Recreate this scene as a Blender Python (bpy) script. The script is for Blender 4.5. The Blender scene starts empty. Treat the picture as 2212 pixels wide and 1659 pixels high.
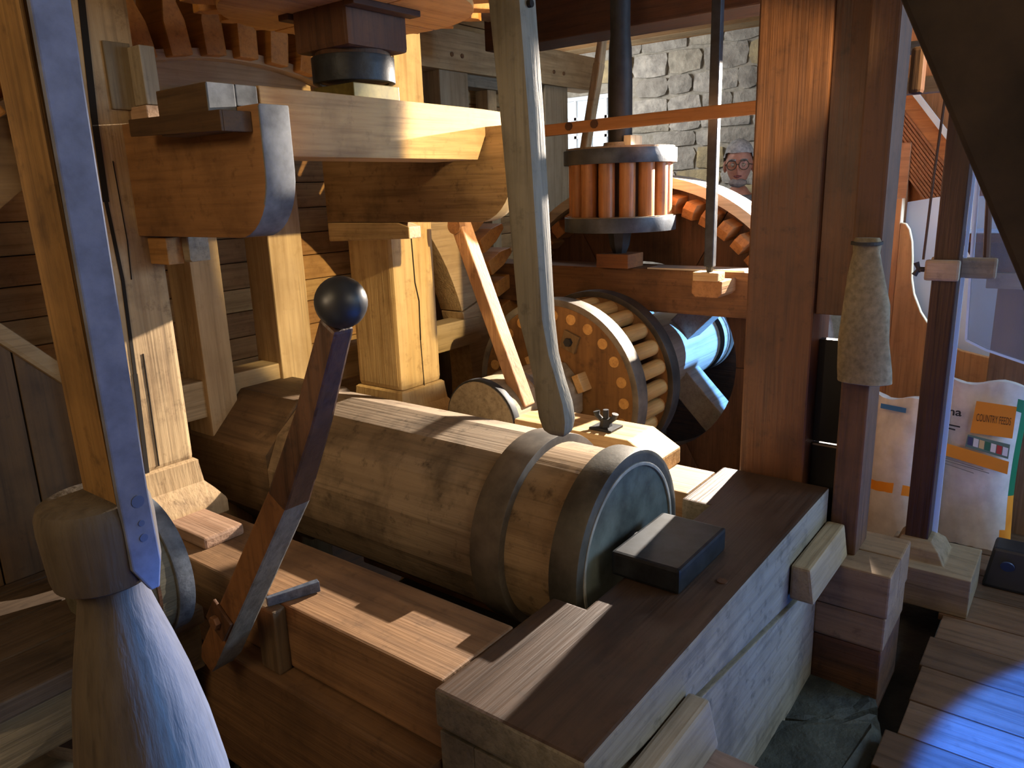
import bpy, bmesh, math, random
from mathutils import Vector, Matrix
random.seed(7)
C = bpy.context.scene.collection
SC = bpy.context.scene
ZC = 1.45                      # eye height above the plank floor; heights below are given from the eye level
PI = math.pi

# ------------------------------------------------------------------ camera, world, lights, exposure
cam = bpy.data.objects.new('camera', bpy.data.cameras.new('camera')); C.objects.link(cam)
R = Matrix(((0.60544883, 0.21789203, -0.76547683), (-0.79520298, 0.12582767, -0.59314384), (-0.03292314, 0.9678277, 0.24945061)))
cam.matrix_world = Matrix.Translation((0, 0, ZC)) @ R.to_4x4()
cam.data.sensor_width = 36; cam.data.lens = 1641 / 2212 * 36; cam.data.clip_start = 0.02
SC.camera = cam
vs = SC.view_settings
vs.view_transform = 'Standard'; vs.look = 'None'; vs.gamma = 1; vs.use_curve_mapping = False; vs.exposure = 0.12
w = bpy.data.worlds.new('sky'); SC.world = w; w.use_nodes = True
bg = w.node_tree.nodes['Background']; bg.inputs[0].default_value = (0.78, 0.9, 1, 1); bg.inputs[1].default_value = 1.6

def aim(o, to):
    o.rotation_euler = (Vector(to) - Vector(o.location)).to_track_quat('-Z', 'Y').to_euler()
def lamp(name, kind, loc, to, power, col, size=0.1, size_y=None, angle=60, blend=0.3):
    l = bpy.data.lights.new(name, kind); o = bpy.data.objects.new(name, l); C.objects.link(o)
    o.location = (loc[0], loc[1], loc[2] + ZC); aim(o, (to[0], to[1], to[2] + ZC))
    l.energy = power; l.color = col
    if kind == 'AREA':
        l.size = size
        if size_y: l.shape = 'RECTANGLE'; l.size_y = size_y
    if kind == 'SPOT':
        l.shadow_soft_size = size; l.spot_size = math.radians(angle); l.spot_blend = blend
    return o
# warm floodlights under the ceiling of the mill
lamp('flood_far', 'SPOT', (4.05, 0.98, 0.47), (1.7, 1.34, -0.75), 1600, (1, 0.87, 0.73), 0.012, angle=50, blend=0.15)
lamp('flood_near', 'SPOT', (1.72, -1.0, 0.76), (2.12, 2.2, -0.10), 650, (1, 0.74, 0.36), 0.02, angle=23.5, blend=0.2)
# daylight of the right-hand windows, plus fills and spots added to brighten places
lamp('room_fill', 'AREA', (-1.2, 0.9, 0.85), (1.2, 1.6, -0.4), 13, (1, 0.74, 0.43), 0.7)  # added soft warm fill from the left, no lamp known there
lamp('window_near', 'AREA', (2.4, -1.9, 0.35), (1.5, 1.2, -0.6), 11, (0.46, 0.72, 1.0), 1.1, 1.0)
lamp('club_blue_spot', 'SPOT', (2.3, -0.25, 0.3), (0.37, 0.86, -0.68), 1500, (0.06, 0.30, 1.0), 0.1, angle=18, blend=0.6)  # blue spot added inside the room for the right side of the club
lamp('window_right', 'SPOT', (3.9, -1.5, 0.9), (3.55, 1.42, -0.85), 3200, (0.16, 0.42, 1.0), 0.03, angle=16, blend=0.3)
lamp('side_blue_fill', 'AREA', (3.5, -1.7, 0.5), (3.0, 0.8, -0.1), 40, (0.36, 0.62, 1.0), 0.8)  # extra blue fill put in to brighten the right-hand area
lamp('back_warm_fill', 'AREA', (0.9, -1.9, 0.85), (1.6, 2.2, -0.1), 17, (1, 0.84, 0.60), 0.9)  # added warm fill from behind the camera, no window opening here
lamp('left_dapple_spot', 'SPOT', (-1.0, 1.5, 0.25), (2.3, 0.72, -0.35), 45, (1, 0.74, 0.48), 0.07, angle=26, blend=0.5)  # weak warm spot added to throw dappled light on the brown post
lamp('floor_blue_spot', 'SPOT', (1.85, -1.6, 1.0), (1.82, -1.30, -1.45), 8000, (0.012, 0.13, 1.0), 0.02, angle=59.5, blend=0.04)  # added spot, its cone edge shapes the blue patch on the floor
lamp('person_fill', 'AREA', (3.9, 2.9, 0.9), (4.5, 1.75, 0.1), 5, (0.94, 0.96, 1.0), 0.4)  # added light to brighten the person alone
lamp('stone_wall_fill', 'AREA', (4.9, 3.9, 0.8), (6.1, 2.3, 0.1), 34, (0.94, 0.96, 1.0), 0.8)  # unseen fill put in to light the stone wall

# ------------------------------------------------------------------ materials
def lin(h):
    h = h.lstrip('#'); v = [int(h[i:i + 2], 16) / 255 for i in (0, 2, 4)]
    return [c / 12.92 if c <= 0.04045 else ((c + 0.055) / 1.055) ** 2.4 for c in v] + [1]
MATS = {}
def _mat(key):
    m = bpy.data.materials.new(key); m.use_nodes = True
    nt = m.node_tree; nt.nodes.clear()
    out = nt.nodes.new('ShaderNodeOutputMaterial'); b = nt.nodes.new('ShaderNodeBsdfPrincipled')
    nt.links.new(b.outputs[0], out.inputs[0]); return m, nt, b
def node(nt, t, **kw):
    n = nt.nodes.new(t)
    for k, v in kw.items(): setattr(n, k, v)
    return n
def noise(nt, vec, scale, det=4, rough=0.55):
    n = node(nt, 'ShaderNodeTexNoise'); n.inputs['Scale'].default_value = scale
    n.inputs['Detail'].default_value = det; n.inputs['Roughness'].default_value = rough
    nt.links.new(vec, n.inputs['Vector']); return n.outputs['Fac']
def ramp(nt, fac, stops):
    r = node(nt, 'ShaderNodeValToRGB'); e = r.color_ramp.elements
    while len(e) < len(stops): e.new(0.5)
    for i, (p, c) in enumerate(stops): e[i].position = p; e[i].color = c
    nt.links.new(fac, r.inputs[0]); return r.outputs[0]
def mix(nt, fac, a, b, mode='MIX'):
    n = node(nt, 'ShaderNodeMix', data_type='RGBA', blend_type=mode)
    if isinstance(fac, float): n.inputs[0].default_value = fac
    else: nt.links.new(fac, n.inputs[0])
    for s, i in ((a, 6), (b, 7)):
        if isinstance(s, list): n.inputs[i].default_value = s
        else: nt.links.new(s, n.inputs[i])
    return n.outputs[2]
def wood(base, dark, axis='Z', stain=None, amt=0.4, rough=0.72, bump=0.25, fine=26, crack=0.35):
    key = f'wood_{base}_{dark}_{axis}_{stain}_{amt}_{rough}_{fine}_{crack}'
    if key in MATS: return MATS[key]
    m, nt, b = _mat(key)
    tc = node(nt, 'ShaderNodeTexCoord'); oi = node(nt, 'ShaderNodeObjectInfo')
    mul = node(nt, 'ShaderNodeMath', operation='MULTIPLY'); mul.inputs[1].default_value = 17.3
    nt.links.new(oi.outputs['Random'], mul.inputs[0])
    add = node(nt, 'ShaderNodeVectorMath', operation='ADD')
    nt.links.new(tc.outputs['Object'], add.inputs[0]); nt.links.new(mul.outputs[0], add.inputs[1])
    mp = node(nt, 'ShaderNodeMapping'); nt.links.new(add.outputs[0], mp.inputs[0])
    fine *= 1.5; s = [fine] * 3; s['XYZ'.index(axis)] = fine * 0.06; mp.inputs['Scale'].default_value = s
    f1 = noise(nt, mp.outputs[0], 1.0, 6, 0.62)
    col = ramp(nt, f1, [(0.22, lin(dark)), (0.5, [0.3 * x + 0.7 * y for x, y in zip(lin(dark), lin(base))]), (0.72, lin(base))])
    mp2 = node(nt, 'ShaderNodeMapping'); nt.links.new(add.outputs[0], mp2.inputs[0])
    s2 = [120] * 3; s2['XYZ'.index(axis)] = 2.6; mp2.inputs['Scale'].default_value = s2
    f2 = noise(nt, mp2.outputs[0], 1.0, 3, 0.5)
    streak = ramp(nt, f2, [(0.30, [1 - crack * .7] * 3 + [1]), (0.44, [1, 1, 1, 1])])
    col = mix(nt, 1.0, col, streak, 'MULTIPLY')
    f3 = noise(nt, add.outputs[0], 5.5, 5, 0.6)
    sm = ramp(nt, f3, [(0.50, [0, 0, 0, 1]), (0.68, [1, 1, 1, 1])])
    sa = node(nt, 'ShaderNodeMath', operation='MULTIPLY'); sa.inputs[1].default_value = amt
    nt.links.new(sm, sa.inputs[0])
    col = mix(nt, sa.outputs[0], col, lin(stain or dark))
    f4 = noise(nt, add.outputs[0], 24, 6, 0.68)
    col = mix(nt, ramp(nt, f4, [(0.56, [0, 0, 0, 1]), (0.74, [min(1, amt * 1.3)] * 3 + [1])]), col, lin(stain or dark))
    f5 = noise(nt, add.outputs[0], 2.2, 3, 0.5)
    col = mix(nt, 1.0, col, ramp(nt, f5, [(0.3, [.84, .82, .80, 1]), (0.7, [1.1, 1.1, 1.1, 1])]), 'MULTIPLY')
    nt.links.new(col, b.inputs['Base Color'])
    rr = node(nt, 'ShaderNodeMapRange'); rr.inputs[3].default_value = rough - 0.12; rr.inputs[4].default_value = rough + 0.12
    nt.links.new(f1, rr.inputs[0]); nt.links.new(rr.outputs[0], b.inputs['Roughness'])
    bp = node(nt, 'ShaderNodeBump'); bp.inputs['Strength'].default_value = bump; bp.inputs['Distance'].default_value = 0.006
    ad = node(nt, 'ShaderNodeMath', operation='ADD'); nt.links.new(f1, ad.inputs[0]); nt.links.new(f2, ad.inputs[1])
    nt.links.new(ad.outputs[0], bp.inputs['Height']); nt.links.new(bp.outputs[0], b.inputs['Normal'])
    MATS[key] = m; return m
def mottle(name, a, bcol, scale=8, rough=0.6, metal=0.0, bump=0.3, dist=0.01, lo=0.35, hi=0.65):
    if name in MATS: return MATS[name]
    m, nt, b = _mat(name)
    tc = node(nt, 'ShaderNodeTexCoord'); oi = node(nt, 'ShaderNodeObjectInfo')
    add = node(nt, 'ShaderNodeVectorMath', operation='ADD')
    mul = node(nt, 'ShaderNodeMath', operation='MULTIPLY'); mul.inputs[1].default_value = 9.7
    nt.links.new(oi.outputs['Random'], mul.inputs[0])
    nt.links.new(tc.outputs['Object'], add.inputs[0]); nt.links.new(mul.outputs[0], add.inputs[1])
    f = noise(nt, add.outputs[0], scale, 7, 0.62)
    nt.links.new(ramp(nt, f, [(lo, lin(a)), (hi, lin(bcol))]), b.inputs['Base Color'])
    b.inputs['Roughness'].default_value = rough; b.inputs['Metallic'].default_value = metal
    bp = node(nt, 'ShaderNodeBump'); bp.inputs['Strength'].default_value = bump; bp.inputs['Distance'].default_value = dist
    nt.links.new(f, bp.inputs['Height']); nt.links.new(bp.outputs[0], b.inputs['Normal'])
    MATS[name] = m; return m
def plain(name, h, rough=0.5, metal=0.0):
    if name in MATS: return MATS[name]
    m, nt, b = _mat(name); b.inputs['Base Color'].default_value = lin(h)
    b.inputs['Roughness'].default_value = rough; b.inputs['Metallic'].default_value = metal
    MATS[name] = m; return m
def clear(name, tint='#dfeeff', haze=0.2, rough=0.06):
    if name in MATS: return MATS[name]
    m = bpy.data.materials.new(name); m.use_nodes = True; nt = m.node_tree; nt.nodes.clear()
    out = node(nt, 'ShaderNodeOutputMaterial'); tr = node(nt, 'ShaderNodeBsdfTransparent'); gl = node(nt, 'ShaderNodeBsdfGlossy'); df = node(nt, 'ShaderNodeBsdfDiffuse')
    tr.inputs[0].default_value = lin(tint); gl.inputs['Roughness'].default_value = rough; df.inputs[0].default_value = lin('#e8f0fa')
    a = node(nt, 'ShaderNodeMixShader'); a.inputs[0].default_value = haze; nt.links.new(tr.outputs[0], a.inputs[1]); nt.links.new(df.outputs[0], a.inputs[2])
    fr = node(nt, 'ShaderNodeFresnel'); fr.inputs[0].default_value = 1.45
    c = node(nt, 'ShaderNodeMixShader'); nt.links.new(fr.outputs[0], c.inputs[0]); nt.links.new(a.outputs[0], c.inputs[1]); nt.links.new(gl.outputs[0], c.inputs[2])
    nt.links.new(c.outputs[0], out.inputs[0]); MATS[name] = m; return m

# palettes: (base, dark)
def oak(ax, **k): return wood('#c2a57a', '#8a6a42', ax, stain='#5f4527', **k)          # pale oak of the frame
def oakw(ax, **k): return wood('#b98a52', '#7d5528', ax, stain='#5a3a1b', **k)         # warm oak
def brown(ax, **k): return wood('#8a5f38', '#4a2f1a', ax, stain='#2c1c10', **k)        # oiled brown timber
def darkw(ax, **k): return wood('#5d3b22', '#2e1c10', ax, stain='#1d120b', **k)        # dark brown timber
def greyw(ax, **k): return wood('#a99c86', '#6f6350', ax, stain='#4d463b', **k)        # weathered grey timber
def pine(ax, **k): return wood('#cf9a5c', '#a06a33', ax, stain='#8a5426', **k)         # orange pine
IRON = mottle('iron', '#17191c', '#2d3136', 14, 0.6, 0.1, 0.25, 0.004)
BRASS = mottle('brass', '#5a4f26', '#85763c', 20, 0.5, 0.3, 0.1, 0.003)
STEELB = mottle('grey_strap', '#5d6276', '#757b90', 30, 0.6, 0.0, 0.15, 0.002)
HOOP = mottle('hoop_iron', '#464039', '#7a7166', 7, 0.55, 0.25, 0.15, 0.003)
SHAFTW = mottle('shaft_wood', '#6d5b43', '#b9a182', 7, 0.6, 0, 0.2, 0.006, 0.3, 0.62)
ENDG = mottle('end_paint', '#353c3a', '#717b76', 6, 0.55, 0, 0.15, 0.004)
STONE = [mottle(f'stone_{i}', a, b, 11, 0.9, 0, 0.9, 0.03) for i, (a, b) in enumerate((('#8d8676', '#b7ae9b'), ('#857f74', '#aaa497'), ('#94876a', '#b9a67c'), ('#8f8a80', '#c0b9ab')))]
MORTAR = mottle('mortar', '#8d8778', '#a8a192', 30, 0.95, 0, 0.6, 0.01)
SLAB = mottle('dark_slab', '#20231e', '#45473c', 7, 0.75, 0, 0.8, 0.03)  # dark mottled stone colour
COG = wood('#c98d45', '#94602a', 'Y', amt=0.2, rough=0.55)

# ------------------------------------------------------------------ geometry helpers (coordinates: x, y, height from eye level)
class MB:
    def __init__(s): s.v = []; s.f = []; s.mi = []; s.m = 0
    def add(s, vs, fs):
        n = len(s.v); s.v += [Vector(p) for p in vs]; s.f += [[i + n for i in f] for f in fs]; s.mi += [s.m] * len(fs); return s
    def mat(s, i): s.m = i; return s
    def box(s, x0, x1, y0, y1, z0, z1):
        return s.loft([(z0, x0, x1, y0, y1), (z1, x0, x1, y0, y1)])
    def loft(s, secs):
        vs = []
        for z, x0, x1, y0, y1 in secs: vs += [(x0, y0, z), (x1, y0, z), (x1, y1, z), (x0, y1, z)]
        fs = [[3, 2, 1, 0]]
        for k in range(len(secs) - 1):
            a = 4 * k
            for i in range(4): j = (i + 1) % 4; fs.append([a + i, a + j, a + 4 + j, a + 4 + i])
        a = 4 * (len(secs) - 1); fs.append([a, a + 1, a + 2, a + 3]); return s.add(vs, fs)
    def prism(s, poly, axis, a, b):          # polygon in the two other axes (in xyz order), extruded along axis
        def P(u, v, t): return (t, u, v) if axis == 'X' else ((u, t, v) if axis == 'Y' else (u, v, t))
        n = len(poly); vs = [P(u, v, a) for u, v in poly] + [P(u, v, b) for u, v in poly]
        fs = [list(range(n))[::-1], list(range(n, 2 * n))] + [[i, (i + 1) % n, n + (i + 1) % n, n + i] for i in range(n)]
        return s.add(vs, fs)
    def tube(s, pts, rad, n=12, cap=True, rot=0.0):     # rings along a path, radius per point
        pts = [Vector(p) for p in pts]; rad = rad if isinstance(rad, (list, tuple)) else [rad] * len(pts)
        vs = []; fs = []
        t0 = (pts[-1] - pts[0]).normalized(); up = Vector((0, 0, 1)) if abs(t0.z) < 0.9 else Vector((0, 1, 0))
        for i, p in enumerate(pts):
            t = (pts[min(i + 1, len(pts) - 1)] - pts[max(i - 1, 0)])
            t = t.normalized() if t.length > 1e-9 else t0
            u = up.cross(t).normalized(); v = t.cross(u)
            for k in range(n):
                a = 2 * PI * k / n + rot; vs.append(p + (u * math.cos(a) + v * math.sin(a)) * rad[i])
        for i in range(len(pts) - 1):
            for k in range(n): j = (k + 1) % n; fs.append([i * n + k, i * n + j, (i + 1) * n + j, (i + 1) * n + k])
        if cap: fs += [list(range(n))[::-1], [(len(pts) - 1) * n + k for k in range(n)]]
        return s.add(vs, fs)
    def ring(s, c, axis, r0, r1, a, b, n=64, t0=0, t1=2 * PI):   # rectangular section ring around axis
        full = abs(t1 - t0 - 2 * PI) < 1e-6; N = n if full else n + 1
        def P(r, t, h):
            u, v = r * math.cos(t), r * math.sin(t)
            return {'X': (h, c[1] + u, c[2] + v), 'Y': (c[0] + u, h, c[2] + v), 'Z': (c[0] + u, c[1] + v, h)}[axis]
        vs = []
        for i in range(N):
            t = t0 + (t1 - t0) * i / n
            vs += [P(r0, t, a), P(r1, t, a), P(r1, t, b), P(r0, t, b)]
        fs = []
        for i in range(n):
            p, q = 4 * i, 4 * ((i + 1) % N)
            for k in range(4): j = (k + 1) % 4; fs.append([p + k, q + k, q + j, p + j])
        if not full: fs += [[0, 1, 2, 3], [4 * n + 3, 4 * n + 2, 4 * n + 1, 4 * n]]
        return s.add(vs, fs)
    def bar(s, p0, p1, w0, d0, w1=None, d1=None, face=(0, -1, 0)):   # rectangular bar, 'd' along face direction
        p0, p1 = Vector(p0), Vector(p1); t = (p1 - p0).normalized(); f = Vector(face); f = (f - t * f.dot(t)).normalized(); u = t.cross(f)
        vs = []
        for p, ww, dd in ((p0, w0, d0), (p1, w1 or w0, d1 or d0)):
            for a, b in ((-1, -1), (1, -1), (1, 1), (-1, 1)): vs.append(p + u * a * ww / 2 + f * b * dd / 2)
        return s.add(vs, [[3, 2, 1, 0], [4, 5, 6, 7]] + [[i, (i + 1) % 4, 4 + (i + 1) % 4, 4 + i] for i in range(4)])
    def build(s, name, mats, parent=None, bevel=0.0, smooth=None, rough=0.0, seg=2, cuts=0, org=None):
        me = bpy.data.meshes.new(name)
        if parent is not None: o0 = parent['_o']; o0 = Vector(o0)
        elif org is not None: o0 = Vector(org)
        else:
            lo = [min(v[i] for v in s.v) for i in range(3)]; hi = [max(v[i] for v in s.v) for i in range(3)]
            o0 = Vector(((lo[0] + hi[0]) / 2, (lo[1] + hi[1]) / 2, lo[2]))
        me.from_pydata([v - o0 for v in s.v], [], s.f)
        if not isinstance(mats, (list, tuple)): mats = [mats]
        for m in mats: me.materials.append(m)
        for p, i in zip(me.polygons, s.mi): p.material_index = min(i, len(mats) - 1)
        bm = bmesh.new(); bm.from_mesh(me); bmesh.ops.recalc_face_normals(bm, faces=bm.faces)
        if bevel:
            ed = [e for e in bm.edges if e.is_manifold and e.calc_face_angle(0) > 0.5]
            bmesh.ops.bevel(bm, geom=ed, offset=bevel, segments=seg, profile=0.6, affect='EDGES', clamp_overlap=True)
        if cuts: bmesh.ops.subdivide_edges(bm, edges=[e for e in bm.edges if e.calc_length() > 0.05], cuts=cuts, use_grid_fill=True)
        if rough:
            rnd = random.Random(len(s.v) + int(abs(o0.x * 100)))
            for v in bm.verts: v.co += Vector((rnd.uniform(-1, 1), rnd.uniform(-1, 1), rnd.uniform(-1, 1))) * rough
        bm.to_mesh(me); bm.free()
        if smooth is not None:
            for p in me.polygons: p.use_smooth = True
            me.set_sharp_from_angle(angle=math.radians(smooth))
        o = bpy.data.objects.new(name, me); C.objects.link(o)
        if parent is not None: o.parent = parent
        else: o.location = o0 + Vector((0, 0, ZC))
        o['_o'] = list(o0); return o
def tag(o, label, cat, group=None):
    o['label'] = label; o['category'] = cat
    if group: o['group'] = group
    return o
def struct(o): o['kind'] = 'structure'; return o
def thing(name, org, label, cat, group=None):
    o = bpy.data.objects.new(name, None); C.objects.link(o); o.empty_display_size = 0.05
    o.location = (org[0], org[1], org[2] + ZC); o['_o'] = list(org); return tag(o, label, cat, group)
def part(parent, name, mesh_of, mat_off=None):      # another instance of a part's mesh under the same thing
    o = mesh_of.copy(); C.objects.link(o); o.parent = parent
    if mat_off is not None: o.matrix_local = mat_off
    o.name = name; return o
def lab(o, t): o['label'] = t; return o
def box(name, b, m, parent=None, bevel=0.006, **k): return MB().box(*b).build(name, m, parent, bevel, **k)
def rotabout(c, axis, a, org):
    c = Vector(c) - Vector(org); return Matrix.Translation(c) @ Matrix.Rotation(a, 4, axis) @ Matrix.Translation(-c)

# ================================================================== THE SETTING
# floor: plank floor on the right, pit ground below the machinery
fl = struct(MB().box(-1.7, 6.3, -2.3, 0.26, -1.56, -1.475).build('floor', darkw('X')))
ys = 0
px = 0.62
PLM = [wood('#644a33', '#3c2a1b', 'Y', stain='#2a1d12', amt=0.3, rough=0.5), wood('#5b4430', '#38281a', 'Y', stain='#2a1d12', amt=0.3, rough=0.5), wood('#6f553e', '#43301f', 'Y', stain='#2a1d12', amt=0.3, rough=0.55)]
i = 0
while px < 4.6:
    wd = random.uniform(0.16, 0.2); e = 0.285 + random.uniform(-0.02, 0.02)
    MB().box(px + 0.002, px + wd - 0.002, -2.3, e, -1.475, -1.45 + random.uniform(-0.002, 0.002)).build('plank', PLM[i % 3], fl, 0.003); px += wd; i += 1
gr = struct(MB().box(0.3, 6.3, 0.29, 2.15, -1.75, -1.57).box(2.9, 6.3, 2.15, 4.9, -1.75, -1.57).box(-1.7, 0.3, 0.29, 4.9, -1.75, -1.57).box(-1.7, 6.3, -2.3, 4.9, -2.75, -2.65).build('floor_pit', mottle('pit_ground', '#1d1c19', '#34322c', 6, 0.9, 0, 0.8, 0.03)))
for n_, poly, zt in (('a', [(1.90, 0.60), (2.12, 0.62), (2.36, 0.56), (2.33, 0.40), (2.15, 0.35), (1.99, 0.46)], -1.50), ('b', [(1.62, 0.60), (1.88, 0.60), (1.97, 0.47), (2.10, 0.345), (2.0, 0.30), (1.74, 0.315), (1.60, 0.42)], -1.49), ('c', [(0.92, 1.72), (1.1, 1.70), (1.12, 1.5), (0.9, 1.42), (0.72, 1.5)], -1.50)):
    o = MB().prism(poly, 'Z', -1.57, zt).build('stone_slab', SLAB, None, 0.02, rough=0.008, cuts=2)
    tag(o, {'a': 'dark rough stone slab beside the heavy oak sill, the farther of two', 'b': 'dark chiselled stone slab in front of the farther one beside the oak sill', 'c': 'greenish stone slab in the dark below the near side rail'}[n_], 'stone')
# walls
wb = struct(MB().box(-1.7, 4.62, 3.34, 3.44, -2.7, 1.15).build('wall_back', darkw('X')))
PK = [wood('#c79a63', '#8f622f', 'X', stain='#6a421d', amt=0.35), wood('#b98b58', '#80562a', 'X', stain='#5e3a19', amt=0.4), wood('#cda873', '#96703e', 'X', stain='#7a5227', amt=0.3)]
z = -1.5; i = 0
while z < 1.1:
    h = random.uniform(0.105, 0.13)
    MB().box(-1.7, 4.62, 3.31 + random.uniform(-0.004, 0.004), 3.34, z + 0.002, z + h - 0.002).build('plank', PK[i % 3], wb, 0.004); z += h; i += 1
struct(MB().box(-1.8, -1.7, -2.3, 4.9, -2.7, 1.15).build('wall_left', oakw('Z')))
struct(MB().box(-1.7, 6.3, 4.8, 4.9, -2.7, 1.15).build('wall_back_far', MORTAR))
# wall behind the camera with two window openings that let the daylight in
struct(MB().box(-1.8, 1.6, -2.4, -2.3, -1.6, 1.15).box(1.6, 6.3, -2.4, -2.3, 0.95, 1.15).box(1.6, 6.3, -2.4, -2.3, -1.6, -0.5).box(3.2, 3.9, -2.4, -2.3, -0.5, 0.95).box(5.4, 6.3, -2.4, -2.3, -0.5, 0.95).build('wall_front', oakw('Z')))
# stone wall on the far right with its window
ws = MB()
ws.box(6.16, 6.3, -2.3, 3.5, -1.6, 1.15).box(6.16, 6.3, 4.12, 4.9, -1.6, 1.15).box(6.16, 6.3, 3.5, 4.12, -1.6, 0.25).box(6.16, 6.3, 3.5, 4.12, 0.78, 1.15)
ws = struct(ws.build('wall_right', MORTAR))
def stone(y0, y1, z0, z1):
    n = 4; mb = MB(); vs = []; rnd = random.Random(int((y0 * 91 + z0 * 37) * 1000))
    dep = rnd.uniform(0.022, 0.05)
    for a in range(n):
        for b in range(n):
            u, v = a / (n - 1), b / (n - 1); edge = a in (0, n - 1) or b in (0, n - 1)
            cr = (a in (0, n - 1)) and (b in (0, n - 1))
            yy = y0 + (y1 - y0) * u + rnd.uniform(-.012, .012); zz = z0 + (z1 - z0) * v + rnd.uniform(-.009, .009)
            if cr: yy += (0.5 - u) * 0.022; zz += (0.5 - v) * 0.016
            vs.append((6.16 - (dep * (0.62 if edge else 1) + rnd.uniform(-.006, .006)), yy, zz))
    nb = len(vs)
    rim = [(0, b) for b in range(n)] + [(a, n - 1) for a in range(1, n)] + [(n - 1, b) for b in range(n - 2, -1, -1)] + [(a, 0) for a in range(n - 2, 0, -1)]
    for a, b in rim:
        p = vs[a * n + b]; vs.append((6.17, p[1], p[2]))
    fs = [[a * n + b, (a + 1) * n + b, (a + 1) * n + b + 1, a * n + b + 1] for a in range(n - 1) for b in range(n - 1)]
    k = len(rim)
    for q in range(k): a, b = rim[q]; a2, b2 = rim[(q + 1) % k]; fs.append([a * n + b, a2 * n + b2, nb + (q + 1) % k, nb + q])
    mb.add(vs, fs); mb.build('stone', STONE[rnd.choice((0, 1, 1, 2, 3, 3))], ws, 0, smooth=50)
z = -0.95
while z < 1.1:
    h = random.uniform(0.11, 0.21); y = 1.55 + random.uniform(0, .1)
    while y < 4.7:
        l = random.uniform(0.16, 0.44)
        if not (y + l > 3.47 and y < 4.15 and z + h > 0.22 and z < 0.8): stone(y + .006, y + l - .006, z + .006, z + h - .006)
        y += l
    z += h
# far window with a white frame
win = MB().box(6.18, 6.22, 3.5, 4.12, 0.25, 0.285).box(6.18, 6.22, 3.5, 4.12, 0.745, 0.78).box(6.18, 6.22, 3.5, 3.535, 0.285, 0.745).box(6.18, 6.22, 4.085, 4.12, 0.285, 0.745)
for yy in (3.64, 3.80, 3.96): win.box(6.185, 6.215, yy - .012, yy + .012, 0.285, 0.745)
for zz in (0.43, 0.59): win.box(6.185, 6.215, 3.535, 4.085, zz - .012, zz + .012)
win = struct(win.build('window_1', plain('window_paint', '#e8eaea', 0.5)))
MB().box(6.198, 6.202, 3.535, 4.085, 0.285, 0.745).build('pane', clear('window_glass', '#ffffff', 0.0, 0.02), win)
# ceiling: boards on joists
ce = struct(MB().box(-1.8, 6.3, -2.4, 4.9, 1.15, 1.22).build('ceiling', oakw('X')))
x = -1.7; i = 0
while x < 6.2:
    MB().box(x + .002, x + .198, -2.3, 4.8, 1.125, 1.15).build('ceiling_board', oakw('Y') if i % 2 else oak('Y'), ce, 0.003); x += 0.2; i += 1
def beam(name, b, m, label, cat='beam', bevel=0.008, group=None, **k):
    return tag(box(name, b, m, None, bevel, **k), label, cat, group)
beam('ceiling_beam', (3.2, 3.42, 0.9, 2.58, 0.668, 0.86), [wood('#5a3a26', '#2c1b11', 'Y', amt=0.3)], 'dark brown ceiling beam crossing above the two iron rods')
beam('ceiling_beam', (2.3, 3.25, 2.40, 2.56, 0.80, 0.93), oak('X'), 'pale ceiling beam end beyond the grey hanging lever, above the pegged frame')
beam('ceiling_beam', (2.0, 3.9, 2.05, 2.25, 0.87, 1.02), oak('X'), 'pale upper beam above the dark ceiling beam')
# timber frame in front of the plank wall
t = thing('post_and_beam', (4.2, 3.15, -1.57), 'pale pegged timber frame with a top beam and posts before the far wall', 'frame')
MB().box(3.05, 5.15, 3.1, 3.26, 0.67, 0.90).build('top_beam', oak('X', amt=0.2), t, 0.006)
for x0, x1 in ((3.45, 3.70), (4.50, 4.78), (3.08, 3.30)): MB().box(x0, x1, 3.12, 3.26, -1.57, 0.67).build('post', wood('#b3a083', '#85704f', 'Z', amt=0.3), t, 0.006)
MB().box(3.93, 4.02, 3.16, 3.26, -1.57, 0.60).build('post', oak('Z'), t, 0.006)
MB().box(3.70, 4.50, 3.14, 3.26, 0.60, 0.67).build('rail', greyw('X'), t, 0.006)
for x in (3.54, 3.63, 4.58, 4.70): MB().tube([(x, 3.094, 0.755), (x, 3.14, 0.755)], 0.013, 10).build('peg', brown('Y'), t, smooth=40)

# ================================================================== MAIN FRAME OF THE HURST
# big front sill: notched upper timber on a lower timber
TOPM = wood('#4d3a2c', '#2a1e17', 'X', stain='#20150f', amt=0.45, rough=0.5, crack=0.15)
t = thing('sill_beam', (1.56, 0.72, -1.57), 'massive oak sill beam with a dark worn top in the right foreground', 'beam')
SB = wood('#968e7b', '#655e4b', 'X', stain='#3d382b', amt=0.6)
zs = lambda x: -.98 - (x - .873) * .142
def sill_piece(m, x0, x1, y0, y1, top): m.prism([(x0, zs(x0)), (x1, zs(x1)), (x1, top), (x0, top)], 'Y', y0, y1)
mb = MB(); vs = []
xs = [.873, 1.27, 1.94, 2.253]
out = [(.873, .555), (1.27, .555), (1.94, .555), (2.253, .555), (2.253, .886), (1.94, .886), (1.94, .80), (1.27, .80), (1.27, .886), (.873, .886)]
vs = [(x, y, zs(x)) for x, y in out] + [(x, y, -.9) for x, y in out]
n_ = len(out); mb.add(vs, [list(range(n_))[::-1], list(range(n_, 2 * n_))] + [[i, (i + 1) % n_, n_ + (i + 1) % n_, n_ + i] for i in range(n_)])
mb.mi[1] = 1; o = mb.build('upper_timber', [SB, TOPM], t, 0.007)
for p in o.data.polygons: p.material_index = 1 if p.normal.z > .8 else 0
mb = MB(); sill_piece(mb, .88, 2.25, .5515, .80, -1.57); sill_piece(mb, .88, 1.265, .80, .884, -1.57)
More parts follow.
